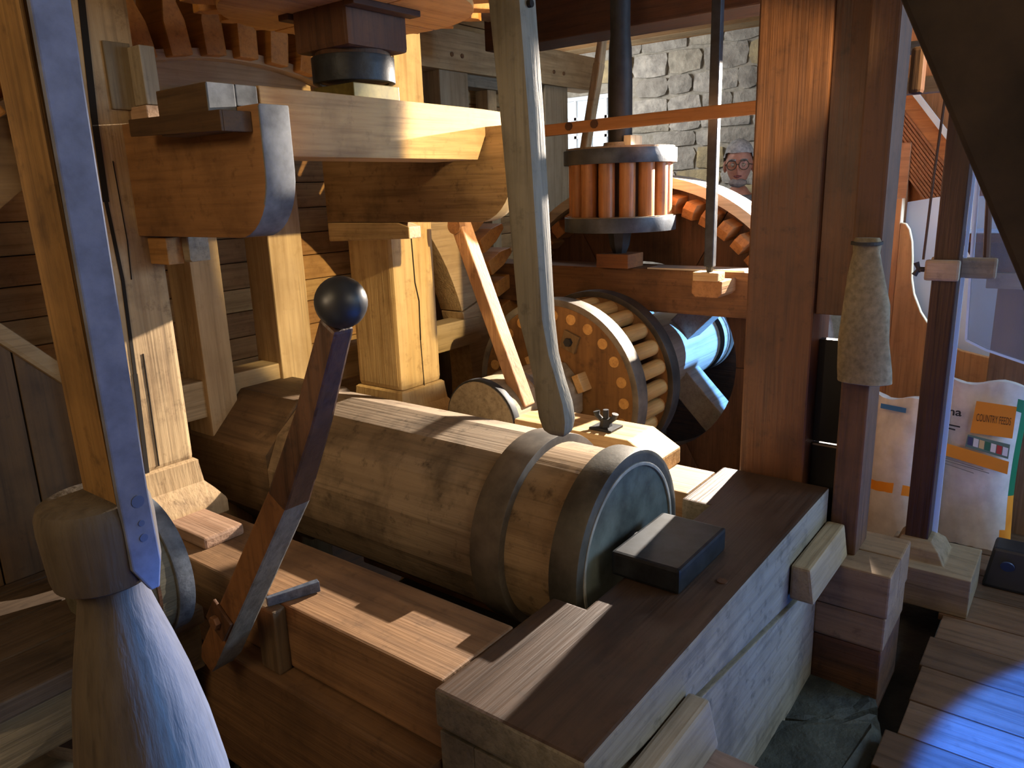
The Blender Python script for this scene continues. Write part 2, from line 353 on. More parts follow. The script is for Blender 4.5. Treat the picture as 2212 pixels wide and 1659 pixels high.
for v in mb.v:
    if abs(v.z + 1.57) > 1e-6: v.z -= .012
mb.build('lower_timber', SB, t, 0.003)
for x in (1.545,): MB().tube([(x, .60, -.901), (x, .60, -.897)], 0.012, 14).build('peg', darkw('Z'), t)
# bearing cap
o = MB().loft([(-.9, 1.432, 1.70, .655, .83), (-.838, 1.432, 1.70, .655, .83)]).build('iron_block', mottle('black_iron', '#14171a', '#2b3036', 18, 0.45, 0.3, 0.2, 0.003), None, 0.008)
tag(o, 'black iron bearing block lying on the dark sill before the great shaft', 'bearing')
# near side rail
t = thing('side_rail', (1.0, 1.5, -1.57), 'brown side rail under the great shaft, running to the cracked post', 'beam')
MB().box(.90, 1.125, .889, 2.32, -1.06, -.9).build('upper_timber', wood('#94704c', '#634830', 'Y', stain='#3b2818', amt=0.35, crack=0.25), t, 0.006)
MB().box(.845, 1.11, .89, 2.32, -1.40, -1.065).build('lower_timber', wood('#80603f', '#50392a', 'Y', stain='#2f2015', amt=0.4), t, 0.006)
MB().box(.95, 1.07, 1.78, 1.975, -.9, -.868).build('packing_block', wood('#b08f75', '#7c5a42', 'Y'), t, 0.008)
MB().box(.865, .90, 1.37, 1.44, -1.065, -.902).build('cheek_block', wood('#6f5b42', '#453626', 'Z'), t, 0.006)
MB().bar((.873, 1.40, -.888), (.985, 1.355, -.884), 0.012, 0.022, 0.018, 0.026, face=(0, 0, 1)).build('iron_wedge', mottle('blue_iron', '#39414f', '#6d7788', 30, 0.5, 0.3), t, 0.002)
# far side rail with the bearing timber of the lay shaft
t = thing('side_rail', (2.09, 1.6, -1.57), 'far side rail beyond the great shaft, below the lantern drum', 'beam')
MB().box(1.985, 2.195, .889, 2.4, -1.12, -.9).build('upper_timber', wood('#b79a74', '#836545', 'Y', amt=0.25), t, 0.006)
MB().box(1.99, 2.19, .889, 2.4, -1.57, -1.125).build('lower_timber', brown('Y'), t, 0.006)
t = thing('bearing_timber', (2.12, 1.45, -.9), 'pale bearing timber with a bolted plate under the lay shaft', 'beam')
MB().prism([(1.02, -.9), (1.89, -.9), (1.89, -.79), (1.12, -.79), (1.02, -.845)], 'X', 2.035, 2.215).build('timber', wood('#c8a878', '#94703f', 'Y', amt=0.25), t, 0.006)
MB().box(2.07, 2.15, 1.20, 1.285, -.79, -.782).build('bolt_plate', IRON, t, 0.001)
MB().tube([(2.11, 1.243, -.782), (2.11, 1.243, -.725)], 0.010, 10).build('bolt', IRON, t, smooth=40)
MB().tube([(2.11, 1.243, -.782), (2.11, 1.243, -.755)], [0.022, 0.016], 6).build('nut', IRON, t)
for s in (-1, 1): MB().tube([(2.11, 1.243 + s * .012, -.765), (2.11, 1.243 + s * .032, -.75), (2.11, 1.243 + s * .036, -.735)], [.009, .009, .012], 8).build('nut_wing', IRON, t, smooth=60)
MB().tube([(1.93, 1.05, -.868), (1.93, 0.93, -.868)], [.032, .030], 16).build('round_peg', greyw('Y'), t, smooth=40)

def post(name, x0, x1, y0, y1, zb, zt, m, label, ch=0.012, flare=0.055):
    t = thing(name, ((x0 + x1) / 2, (y0 + y1) / 2, zb), label, 'post')
    MB().box(x0, x1, y0, y1, zb + .17, zt).build('shaft', m, t, ch)
    f = flare
    MB().loft([(zb, x0 - f, x1 + f, y0 - f, y1 + f), (zb + .035, x0 - f, x1 + f, y0 - f, y1 + f), (zb + .045, x0 - f * .95, x1 + f * .95, y0 - f * .95, y1 + f * .95),
               (zb + .075, x0 - f * .6, x1 + f * .6, y0 - f * .6, y1 + f * .6), (zb + .10, x0 - f * .25, x1 + f * .25, y0 - f * .25, y1 + f * .25),
               (zb + .155, x0 - .008, x1 + .008, y0 - .008, y1 + .008), (zb + .165, x0 - .008, x1 + .008, y0 - .008, y1 + .008), (zb + .172, x0, x1, y0, y1)]).build('foot', m, t, 0.0, smooth=25)
    return t
t = post('frame_post', .885, 1.085, 2.02, 2.22, -.9, 1.13, oak('Z', amt=0.55), 'cracked pale oak post on the left carrying the first rounded bracket')
CR = plain('crack_shadow', '#1a120a', 0.95)
def crack(t, y, pts, w=0.004):
    m = MB(); 
    for a, b in zip(pts, pts[1:]):
        ww = w * random.uniform(0.6, 1.3); m.bar((a[0], y, a[1]), (b[0], y, b[1]), ww, 0.003, face=(0, -1, 0))
    m.build('crack', CR, t)
crack(t, 2.019, [(.972, .5), (.956, .2), (.952, 0), (.962, -.2), (.955, -.45), (.944, -.74)], 0.013)
crack(t, 2.019, [(.985, .1), (.99, -.1), (.985, -.2)], 0.003); crack(t, 2.019, [(.985, -.4), (.98, -.72)], 0.004)
MB().box(1.002, 1.07, 2.012, 2.03, .225, .385).build('mortise_plug', wood('#8f7c5c', '#6a573a', 'Z'), t, 0.002)
MB().box(1.062, 1.102, 1.955, 2.03, .235, .375).build('tenon_key', greyw('Z'), t, 0.003)
MB().box(1.05, 1.115, 1.94, 2.03, .20, .232).build('lower_key', wood('#c9a98a', '#94704f', 'Y'), t, 0.003)
MB().box(1.045, 1.09, 1.93, 2.03, -.165, -.095).build('under_wedge', oakw('Y'), t, 0.003)
MB().box(1.09, 1.15, 1.90, 1.99, -.16, -.092).build('wedge_end', greyw('Y'), t, 0.006, rough=0.002)
t = post('frame_post', 1.93, 2.15, 2.02, 2.26, -.9, 1.13, wood('#d3b684', '#a07f4e', 'Z', stain='#7d6038', amt=0.35, crack=.2), 'bright oak post in the middle below the second rounded bracket', ch=0.02)
crack(t, 2.019, [(2.03, -.15), (2.035, -.33), (2.05, -.4), (2.045, -.55), (2.05, -.75)], 0.004)
crack(t, 2.019, [(1.99, .6), (2.0, .45), (1.995, .36)], 0.003)
# brackets
def end_grain(o):
    for p in o.data.polygons:
        if p.normal.y < -.25: p.material_index = 1
    return o
def bracket_poly(y0, y1, z0, z1, r):
    p = [(y1, z0), (y1, z1), (y0, z1)]
    for k in range(10): a = PI + (PI / 2) * k / 9; p.append((y0 + r + r * math.cos(a), z0 + r * 1.15 + r * 1.15 * math.sin(a)))
    return p
o = MB().prism(bracket_poly(1.438, 2.03, -.09, .19, .125), 'X', 1.023, 1.10).build('corbel_board', [wood('#a67a4c', '#7a5430', 'Y', stain='#4a2f18', amt=0.45, fine=34, crack=.15), mottle('grey_end', '#45474a', '#85888a', 9, .75, 0, .2, .004)], None, 0.004, smooth=30); end_grain(o)
tag(o, 'orange-brown bracket board with a rounded end on the cracked left post', 'bracket')
o = MB().prism(bracket_poly(1.42, 2.29, -.10, .182, .14), 'X', 1.872, 1.928).build('corbel_board', [wood('#9a7a52', '#674c2c', 'Y', stain='#33200f', amt=0.6, fine=34, crack=.15), mottle('pale_end', '#8a7a60', '#a8977a', 9, .75, 0, .2, .004)], None, 0.004, smooth=30); end_grain(o)
tag(o, 'dark rounded bracket board fixed to the bright middle post', 'bracket')
o = MB().prism([(1.87, -.155), (1.87, -.115), (1.92, -.101), (2.29, -.101), (2.29, -.17)], 'X', 1.872, 1.93).build('under_wedge', oak('Y', amt=.5), None, 0.004)
tag(o, 'flat wooden wedge beneath the dark rounded bracket', 'wedge')
t = thing('bracket_block', (1.08, 1.75, .15), 'dark wooden block on the top edge of the orange-brown bracket', 'block')
o = MB().box(.955, 1.0225, 1.515, 1.715, .138, .235).box(1.0225, 1.078, 1.515, 1.715, .191, .235).build('block', [wood('#6b5236', '#3e2d1b', 'Y', amt=.4), mottle('grey_end', '#45474a', '#85888a', 9, .75, 0, .2, .004)], t, 0.003); end_grain(o)
MB().prism([(1.467, .134), (1.84, .146), (1.84, .184), (1.467, .176)], 'X', .948, .9545).build('cleat', wood('#64492c', '#3a2917', 'Y', amt=.4), t, .002)
MB().prism([(1.467, .134), (1.514, .136), (1.514, .178), (1.467, .176)], 'X', .9546, 1.0225).build('cleat_end', wood('#64492c', '#3a2917', 'Y', amt=.4), t, .002)
# bridging beam with footstep bearing and upright shaft
o = MB().prism([(1.086, .088), (1.832, .086), (1.882, .172), (1.985, .174), (1.985, .228), (1.865, .232), (1.086, .238)], 'Y', 1.52, 1.70).build('bridging_beam', wood('#cbab78', '#97744a', 'X', stain='#6e5230', amt=0.35, fine=34), None, 0.003)
tag(o, 'honey-coloured beam lying across both rounded brackets', 'beam')
o = box('footstep_block', (1.385, 1.545, 1.545, 1.70, .234, .272), BRASS, None, 0.002); tag(o, 'small brass footstep bearing on the honey-coloured beam', 'bearing')
UX, UY = 1.468, 1.632
t = thing('upright_shaft', (UX, UY, .27), 'square upright shaft with black hoop and toothed wooden wheel at the top', 'shaft')
MB().box(UX - .104, UX + .104, UY - .104, UY + .104, .355, 1.12).build('timber', wood('#6e4a30', '#3c2517', 'Z', amt=.4), t, 0.012)
MB().tube([(UX, UY, .285), (UX, UY, .36)], .098, 32).build('neck', darkw('Z'), t, smooth=40)
MB().ring((UX, UY, 0), 'Z', .09, .108, .28, .345, 48).build('iron_hoop', mottle('black_hoop', '#16181b', '#33373b', 14, .5, .3), t, 0.003, smooth=40)
for k in range(8): MB().box(-.012, .012, -.006, .006, 0, .022).build('hoop_wedge', oakw('Z'), t, .002).matrix_local = Matrix.Translation((.099 * math.cos(k * PI / 4), .099 * math.sin(k * PI / 4), .07)) @ Matrix.Rotation(k * PI / 4 + PI / 2, 4, 'Z')
for k in range(4):
    MB().ring((UX, UY, 0), 'Z', .10, .325, .455, .52, 14, k * PI / 2 + .012, (k + 1) * PI / 2 - .012).build('wheel_segment', wood('#dfae68', '#b07a3c', 'X', stain='#7d5226', amt=.3, fine=20), t, .003, smooth=30)
for s in (-1, 1):
    MB().box(UX - .115, UX + .115, UY + s * .126 - .02, UY + s * .126 + .02, .44, .456).build('wheel_arm', darkw('X'), t, .003)
tooth = MB().prism([(.30, -.032), (.385, -.022), (.41, 0), (.385, .022), (.30, .032)], 'Z', .47, .53); tooth.v = [v + Vector((UX, UY, 0)) for v in tooth.v]
tooth = tooth.build('tooth', COG, t, .003)
for k in range(1, 20): part(t, 'tooth', tooth, rotabout((UX, UY, 0), 'Z', 2 * PI * k / 20, t['_o']))

# ================================================================== GREAT SHAFT AND PIT WHEEL
SX, SZ = 1.60, -.917
t = thing('great_shaft', (SX, 1.6, SZ), 'great horizontal wooden water wheel shaft with hoops and pit wheel', 'shaft')
def cyl(y0, y1, r, name, m, n=48, smooth=30, rot=0, bevel=0): return MB().tube([(SX, y0, SZ), (SX, y1, SZ)], r, n, rot=rot).build(name, m, t, bevel, smooth=smooth)
cyl(1.19, 2.06, .262, 'body', wood('#9c8a73', '#665644', 'Y', stain='#3f3428', amt=.7, fine=14), 14, 18, rot=PI / 14, bevel=.008)
cyl(2.06, 2.62, .275, 'wheel_seat', wood('#7a6349', '#4a3a2a', 'Y', stain='#2d241b', amt=.5), 8, 18, rot=PI / 8, bevel=.01)
cyl(.945, 1.095, .245, 'neck', wood('#ab9271', '#70593d', 'Y', stain='#443424', amt=.7, fine=12), 56)
MB().ring((SX, 0, SZ), 'Y', .20, .268, 1.095, 1.19, 72).build('hoop', HOOP, t, .003, smooth=40)
MB().ring((SX, 0, SZ), 'Y', .232, .263, .868, .948, 72).build('hoop', mottle('dark_hoop', '#35332f', '#5d5a53', 8, .5, .2), t, .003, smooth=40)
cyl(.872, .95, .236, 'end_face', ENDG, 56)
MB().ring((SX, 0, SZ), 'Y', .222, .232, .866, .875, 72).build('end_ring', mottle('pale_ring', '#85857f', '#b5b2a8', 10, .5, .2), t, .002, smooth=40)
cyl(.70, .87, .05, 'gudgeon', IRON, 24)
WY0, WY1 = 2.40, 2.54
for k in range(8):
    MB().ring((SX, 0, SZ), 'Y', 1.18, 1.385, WY0, WY1, 12, k * PI / 4 + .003 + .3, (k + 1) * PI / 4 - .003 + .3).build('felloe', wood('#b69c77', '#84694a', 'X', amt=.3), t, .004, smooth=30)
MB().ring((SX, 0, SZ), 'Y', 1.355, 1.387, WY0 - .05, WY1 - .02, 96).build('rim_band', wood('#c2a882', '#8f7450', 'X', amt=.2), t, .003, smooth=30)
for x0, x1 in ((1.355, 1.465), (1.665, 1.81)): MB().box(x0, x1, WY0 - .03, WY1 - .02, SZ - 1.25, SZ + 1.25).build('wheel_arm', wood('#c3ab86', '#90754f', 'Z', amt=.3), t, .006)
for z0, z1 in ((-.735, -.605), (-1.23, -1.10)): MB().box(SX - 1.25, SX + 1.25, WY0 - .01, WY1 - .04, z0, z1).build('wheel_arm', wood('#b8a27e', '#86704e', 'X', amt=.3), t, .006)
cg = MB().prism([(1.36, -.036), (1.46, -.036), (1.545, -.014), (1.545, .014), (1.46, .036), (1.36, .036)], 'Y', 2.31, 2.47)
cg.v = [v + Vector((SX, 0, SZ)) for v in cg.v]
cg = cg.build('cog', COG, t, .006)
for k in range(1, 72): part(t, 'cog', cg, rotabout((SX, 1.6, SZ), 'Y', 2 * PI * (k + .25) / 72, t['_o']))

# ================================================================== LAY SHAFT: lantern drum, crown wheel
LY, LZ = 1.728, -.83
t = thing('lay_shaft', (2.9, LY, LZ), 'lay shaft with big lantern drum and dark crown wheel behind', 'shaft')
def xc(x0, x1, r, name, m, n=40, sm=30, rot=0, bev=0): return MB().tube([(x0, LY, LZ), (x1, LY, LZ)], r, n, rot=rot).build(name, m, t, bev, smooth=sm)
GW = wood('#a39377', '#6c5d45', 'X', amt=.4)
xc(2.03, 2.24, .155, 'journal', GW, 40)
MB().ring((0, LY, LZ), 'X', .12, .163, 2.035, 2.065, 56).build('iron_hoop', IRON, t, .003, smooth=40)
MB().ring((0, LY, LZ), 'X', .12, .160, 2.22, 2.25, 56).build('iron_hoop', HOOP, t, .003, smooth=40)
xc(2.25, 2.52, .15, 'axle', wood('#a3957d', '#6d6250', 'X', amt=.4), 8, 18, PI / 8, .01)
DISK = wood('#8f6a3e', '#57391c', 'Z', stain='#3a2411', amt=.5, fine=16, crack=.1)
xc(2.52, 2.585, .375, 'front_disc', DISK, 72)
MB().ring((0, LY, LZ), 'X', .365, .392, 2.515, 2.592, 80).build('front_hoop', mottle('drum_hoop', '#5b5650', '#857e74', 10, .5, .2), t, .003, smooth=40)
xc(2.835, 2.885, .368, 'back_disc', DISK, 72)
MB().ring((0, LY, LZ), 'X', .36, .385, 2.83, 2.90, 80).build('back_hoop', mottle('drum_hoop_dark', '#2d2a27', '#4d4842', 10, .5, .2), t, .003, smooth=40)
st = MB().tube([(2.517, LY, LZ + .325), (2.53, LY, LZ + .325), (2.56, LY, LZ + .325), (2.87, LY, LZ + .325)], [.022, .024, .034, .034], 14).build('stave', wood('#d8ac68', '#a87638', 'X', amt=.2, rough=.5), t, smooth=40)
for k in range(1, 24): part(t, 'stave', st, rotabout((0, LY, LZ), 'X', 2 * PI * k / 24, t['_o']))
xc(2.56, 2.86, .15, 'drum_core', darkw('X'), 8, 18, PI / 8)
for k in range(4):
    a = PI / 4 + k * PI / 2 + .35
    MB().bar((2.46, LY + .165 * math.cos(a), LZ + .165 * math.sin(a)), (2.53, LY + .165 * math.cos(a), LZ + .165 * math.sin(a)), .075, .032, face=(0, math.cos(a), math.sin(a))).build('wedge', wood('#d9b882', '#a98550', 'X'), t, .004)
    b = a + PI / 4
    MB().bar((2.505, LY + .24 * math.cos(b), LZ + .24 * math.sin(b)), (2.522, LY + .24 * math.cos(b), LZ + .24 * math.sin(b)), .075, .075, face=(0, math.cos(b), math.sin(b))).build('bolt_plate', wood('#8a7350', '#5a4426', 'Z'), t, .003)
    MB().tube([(2.49, LY + .24 * math.cos(b), LZ + .24 * math.sin(b)), (2.51, LY + .24 * math.cos(b), LZ + .24 * math.sin(b))], .018, 6).build('bolt_head', IRON, t)
xc(2.885, 4.0, .19, 'axle', wood('#b9b4a8', '#8d877a', 'X', amt=.2), 40)
for x0 in (3.93, 3.80): MB().ring((0, LY, LZ), 'X', .17, .197, x0, x0 + .045, 56).build('iron_hoop', HOOP if x0 > 3.9 else IRON, t, .003, smooth=40)
xc(4.0, 4.2, .05, 'gudgeon', IRON, 20)
CWD = wood('#6b4a32', '#3b2617', 'Z', stain='#2a1a0f', amt=.4)
for k in range(6):
    MB().ring((0, LY, LZ), 'X', .47, .855, 3.30, 3.42, 12, k * PI / 3 + .002, (k + 1) * PI / 3 - .002).build('felloe', CWD, t, .004, smooth=30)
MB().ring((0, LY, LZ), 'X', .822, .868, 3.24, 3.44, 96).build('rim_band', wood('#c9c3b6', '#8f8778', 'Y', amt=.2), t, .003, smooth=30)
for k in range(4):
    a = PI / 4 + k * PI / 2; u = Vector((0, math.cos(a), math.sin(a)))
    MB().bar(Vector((3.50, LY, LZ)) + u * .17, Vector((3.50, LY, LZ)) + u * .84, .13, .15, face=(1, 0, 0)).build('wheel_arm', wood('#a5a29a', '#77736a', 'X', amt=.3), t, .006)
cg = MB().prism([(3.20, .72), (3.31, .72), (3.31, .80), (3.20, .79), (3.185, .76)], 'Y', -.028, .028)
cg.v = [Vector((v.x, v.y + LY, v.z + LZ)) for v in cg.v]
cg = cg.build('cog', wood('#b07a45', '#7b4f28', 'X', amt=.2), t, .004)
for k in range(1, 52): part(t, 'cog', cg, rotabout((0, LY, LZ), 'X', 2 * PI * k / 52, t['_o']))
# support of the far gudgeon
beam('bearing_stand', (4.02, 4.18, 1.5, 1.95, -1.57, -.885), darkw('Y'), 'dark timber carrying the far end of the lay shaft')

# ================================================================== BRIDGE TREE, STONE SPINDLE, RODS
o = MB().box(2.99, 3.19, 1.02, 3.05, -.545, -.358).build('bridge_tree', wood('#8a6440', '#563820', 'Y', stain='#33200f', amt=.5), None, .008)
tag(o, 'brown bridge tree beam under the upright lantern pinion', 'beam')
o = MB().prism([(1.55, -.352), (1.55, -.358), (1.12, -.358), (1.12, -.350)], 'X', 2.985, 3.10).build('metal_plate', plain('zinc_plate', '#b9b4ad', .4, .5), None)
tag(o, 'thin pale metal plate on the bridge tree near its right end', 'plate')
o = box('spindle_block', (2.94, 3.08, 1.62, 1.78, -.356, -.295), wood('#8b5a33', '#5a371c', 'Y'), None, .003); tag(o, 'small wooden block under the foot of the iron spindle', 'block')
NX, NY = 3.01, 1.70
t = thing('stone_spindle', (NX, NY, -.295), 'black iron spindle with upright lantern pinion of wooden staves', 'spindle')
BANDI = mottle('pinion_band', '#2b3036', '#4b525b', 10, .45, .3)
MB().tube([(NX, NY, -.295), (NX, NY, -.26), (NX, NY, -.20)], [.03, .045, .055], 8).build('spindle_foot', IRON, t, smooth=30)
MB().tube([(NX, NY, -.2), (NX, NY, .40), (NX, NY, .55), (NX, NY, .60), (NX, NY, 1.12)], [.052, .052, .048, .042, .042], 16).build('iron_spindle', IRON, t, smooth=30)
for a, b, nm in ((-.195, -.135, 'lower_disc'), (.085, .145, 'upper_disc')):
    MB().tube([(NX, NY, a + .004), (NX, NY, b + (.008 if a > 0 else .004))], .232, 64).build(nm, wood('#a3917a', '#6f5d48', 'X', amt=.3), t, smooth=30)
    MB().ring((NX, NY, 0), 'Z', .225, .243, a, b, 64).build('iron_band', BANDI, t, .002, smooth=30)
st = MB().tube([(NX, NY - .19, -.14), (NX, NY - .19, .09)], .034, 16).build('stave', wood('#b97f4c', '#86532a', 'Z', stain='#5f3818', amt=.4, rough=.42), t, smooth=40)
for k in range(1, 14): part(t, 'stave', st, rotabout((NX, NY, 0), 'Z', 2 * PI * (k) / 14, t['_o']))
MB().tube([(NX, NY, -.14), (NX, NY, .09)], .10, 24).build('pinion_core', darkw('Z'), t, smooth=40)
MB().tube([(NX, NY, .15), (NX, NY, .175)], [.075, .07], 20).build('collar', greyw('X'), t, smooth=40)
MB().box(NX - .05, NX + .05, NY - .08, NY - .045, .15, .20).build('key_block', wood('#d9cfb8', '#a89c83', 'Z'), t, .003)
# horizontal slat past the spindle
t = thing('guide_slat', (2.75, 1.45, .21), 'long narrow orange slat running level past the iron spindle', 'slat')
MB().bar((2.75, 2.06, .225), (2.75, 0.84, .247), .045, .03, face=(1, 0, 0)).build('slat', wood('#c48a52', '#94602f', 'Y', amt=.2), t, .003)
for yy in (1.66, 1.78): MB().tube([(2.732, yy, .236), (2.728, yy, .236)], .017, 10).build('knot_peg', darkw('X'), t)
o = MB().bar((3.6, 2.135, .72), (3.6, 2.155, .60), .03, .05, .04, .05, face=(1, 0, 0)).bar((3.6, 2.155, .605), (3.6, 2.25, .16), .045, .05, .042, .05, face=(1, 0, 0)).build('curved_handle', oak('Z'), None, .008)
tag(o, 'pale bent wooden handle bar hanging before the far window', 'handle')
# tentering rod and its bracket
t = thing('tentering_rod', (2.86, 1.215, -.345), 'slender square iron rod standing upright beside the spindle', 'rod')
MB().box(2.845, 2.88, 1.195, 1.232, -.325, 1.12).build('rod', mottle('rod_iron', '#23262b', '#3d434c', 12, .55, .2), t, .005)
MB().tube([(2.862, 1.213, -.345), (2.862, 1.213, -.325)], [.012, .017], 8).build('rod_tip', IRON, t)
o = box('pad_block', (2.83, 2.90, 1.165, 1.27, -.379, -.345), wood('#dcbf92', '#b0905f', 'Y'), None, .003); tag(o, 'small pale wooden pad under the tip of the iron rod', 'block')
o = MB().prism([(1.155, -.43), (1.17, -.445), (1.265, -.445), (1.28, -.43), (1.28, -.379), (1.155, -.379)], 'X', 2.845, 3.30).build('bracket_timber', [wood('#b98a58', '#7d552e', 'X', amt=.3)], None, .004)
tag(o, 'short timber with chamfered dark end carrying the iron rod', 'bracket')

# ================================================================== LEVERS AND BRACES
t = thing('brace_bar', (2.13, 1.62, -.79), 'reddish sloping brace bar leaning from the bracket to the bearing timber', 'brace')
MB().bar((2.14, 1.875, -.11), (2.14, 1.60, -.775), .062, .05, face=(0, -.9, .4)).build('bar', wood('#b58a62', '#7c5133', 'Z', stain='#4f2f1c', amt=.4), t, .005)
MB().tube([(2.10, 1.87, -.125), (2.13, 1.87, -.125)], .03, 14).build('peg', brown('X'), t, smooth=40)
# hanging grey lever
t = thing('hanging_lever', (1.4525, 1.01, -.585), 'grey wooden lever hanging from above with a paddle-shaped lower end', 'lever')
def sweep(secs):     # sections: (z, x0, x1, y0, y1)
    return MB().loft(secs)
LK = .83
sweep([tuple(q * LK for q in r) for r in [(-.705, 1.742, 1.762, 1.17, 1.215), (-.69, 1.728, 1.776, 1.155, 1.232), (-.65, 1.722, 1.780, 1.148, 1.243), (-.60, 1.722, 1.778, 1.155, 1.252), (-.53, 1.724, 1.776, 1.178, 1.262), (-.46, 1.722, 1.778, 1.20, 1.278), (-.36, 1.716, 1.784, 1.215, 1.302),
       (.2, 1.712, 1.788, 1.242, 1.340), (1.345, 1.71, 1.79, 1.32, 1.44)]]).build('bar', wood('#837d6c', '#595243', 'Z', stain='#3a352a', amt=.4), t, .012, smooth=40)
MB().tube([(1.4525, 1.036, .383), (1.4525, 1.05, .383)], .008, 10).build('bolt_hole', CR, t)
# ball headed hand lever
t = thing('hand_lever', (.80, 1.4, -.89), 'brown hand lever with a black ball grip in front of the great shaft', 'lever')
mb = MB(); vs = []; t_ = Vector((-.011, -.50, .80)).normalized(); u_ = t_.cross(Vector((-1, 0, 0))).normalized(); secs = [(.80, 1.515, -1.04, .045, .06), (.80, 1.49, -1.003, .062, .068), (.793, 1.152, -.545, .054, .060), (.789, 1.05, -.375, .047, .050), (.786, .960, -.20, .040, .042)]
for x_, y_, z_, w_, d_ in secs:
    for a_, b_ in ((-1, -1), (1, -1), (1, 1), (-1, 1)): vs.append(Vector((x_ + b_ * d_ / 2, y_, z_)) + u_ * a_ * w_ / 2)
mb.add(vs, [[3, 2, 1, 0], [16, 17, 18, 19]] + [[4 * q + i_, 4 * q + (i_ + 1) % 4, 4 * q + 4 + (i_ + 1) % 4, 4 * q + 4 + i_] for q in range(4) for i_ in range(4)])
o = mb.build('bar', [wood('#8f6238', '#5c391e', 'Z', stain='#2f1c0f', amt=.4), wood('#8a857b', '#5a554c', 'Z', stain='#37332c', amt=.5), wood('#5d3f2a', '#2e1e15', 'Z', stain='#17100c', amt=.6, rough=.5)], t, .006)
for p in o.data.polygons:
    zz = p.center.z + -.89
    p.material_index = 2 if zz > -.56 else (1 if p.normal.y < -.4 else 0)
mb = MB(); bmx = bmesh.new(); bmesh.ops.create_uvsphere(bmx, u_segments=28, v_segments=16, radius=.042)
mb.add([v.co + Vector((.785, .945, -.166)) for v in bmx.verts], [[v.index for v in f.verts] for f in bmx.faces]); bmx.free()
mb.build('ball_grip', mottle('black_ball', '#1c1d1f', '#34373b', 6, .42, 0, .1, .003), t, smooth=60)
MB().bar((.764, 1.41, -.881), (.757, 1.41, -.881), .07, .07, face=(0, .6, -.8)).build('pivot_plate', darkw('Z'), t, .002)
MB().tube([(.757, 1.41, -.881), (.744, 1.41, -.881)], .015, 6).build('bolt_head', mottle('rusty_bolt', '#5a3a26', '#8a6142', 20, .6, .3), t, .002)
# near pole with strap and turned club weight
PX, PY = .36, .80
t = thing('club_staff', (PX, PY, -1.3), 'near upright staff with a blue-grey strap above a club-shaped weight', 'staff')
MB().loft([(-.32, .334, .364, .795, .872), (1.12, .312, .342, .795, .872)]).build('pole', wood('#93703f', '#664724', 'Z', stain='#3f2a12', amt=.6, fine=26), t, .004)
MB().loft([(-.415, .350, .360, .782, .79), (-.385, .334, .366, .782, .79), (-.30, .332, .364, .782, .79), (1.12, .328, .372, .782, .79)]).build('strap', STEELB, t, .002)
for z_, r_ in ((-.31, .007), (-.352, .0045), (-.335, .0035)): MB().tube([(.351, .7835, z_), (.351, .781, z_)], r_, 12).build('strap_dimple', plain('strap_hole', '#4f5a78', .5), t, smooth=40)  # darker discs colour in the shaded holes of the strap
prof = [(-.31, .005), (-.310, .046), (-.314, .054), (-.324, .058), (-.34, .059), (-.395, .057), (-.405, .055), (-.409, .049), (-.411, .037), (-.43, .036), (-.46, .043), (-.50, .053), (-.55, .064), (-.62, .076), (-.70, .085), (-.80, .09), (-.95, .087), (-1.10, .07), (-1.2, .05)]
MB().tube([(.331 - (z_ + .31) * .035, .845 , z_) for z_, r_ in prof], [r_ for z_, r_ in prof], 40).build('club', wood('#5d5244', '#40372c', 'Z', stain='#2a241c', amt=.25, fine=40), t, smooth=35)

# ================================================================== LEFT SIDE: bench, log, casing
t = thing('plank_bench', (.2, 2.1, -1.57), 'low bench of worn brown planks on the far left', 'bench')
for k in range(4): MB().box(-.8, .84, 1.62 + k * .165, 1.78 + k * .165, -1.0 , -.955).build('plank', wood('#5f4e3d', '#382c22', 'X', stain='#241c15', amt=.4), t, .006)
MB().box(-.8, .83, 1.63, 1.72, -1.12, -1.0).build('apron', wood('#6d5c40', '#42361f', 'X', amt=.4), t, .006)
for x in (-.6, .7): MB().box(x, x + .1, 1.66, 2.2, -1.57, -1.12).build('leg', darkw('Z'), t, .006)
t = thing('log_roller', (.715, 1.72, -.9), 'short hooped log roller end beside the near side rail', 'roller')
MB().tube([(.64, 1.74, -.852), (.79, 1.74, -.852)], [.17, .17], 40).build('log', wood('#75705d', '#454234', 'X', stain='#2c2a20', amt=.5), t, .006, smooth=40)
MB().ring((0, 1.74, -.852), 'X', .16, .176, .76, .80, 56).build('hoop', mottle('mouldy_hoop', '#4b5058', '#7b828c', 22, .7, .1), t, .003, smooth=40)
MB().ring((0, 1.74, -.852), 'X', .165, .173, .715, .722, 56).build('groove_band', darkw('X'), t)
# curved casing board
t = thing('wheel_casing', (.6, 2.2, -1.57), 'dark plank casing with a sloping pale rim left of the near staff', 'casing')
edge = lambda x: -.335 - (x - .70) * 1.06
xs = [.10, .27, .44, .60, .72, .835]
for a, b in zip(xs, xs[1:]): MB().prism([(a + .002, -.954), (b - .002, -.954), (b - .002, edge(b)), (a + .002, edge(a))], 'Y', 2.15, 2.19).build('plank', wood('#6a5338', '#3d2e1d', 'Z', stain='#2a1f13', amt=.4), t, .003)
MB().bar((.10, 2.19, edge(.10) + .03), (.90, 2.19, edge(.90) + .03), .045, .10, face=(0, -1, 0)).build('rim', wood('#a8916c', '#776343', 'X', amt=.3), t, .012)
beam('left_post', (.50, .66, 2.75, 2.9, -1.57, 1.12), darkw('Z'), 'dark post in the shadow at the far left edge', 'post')

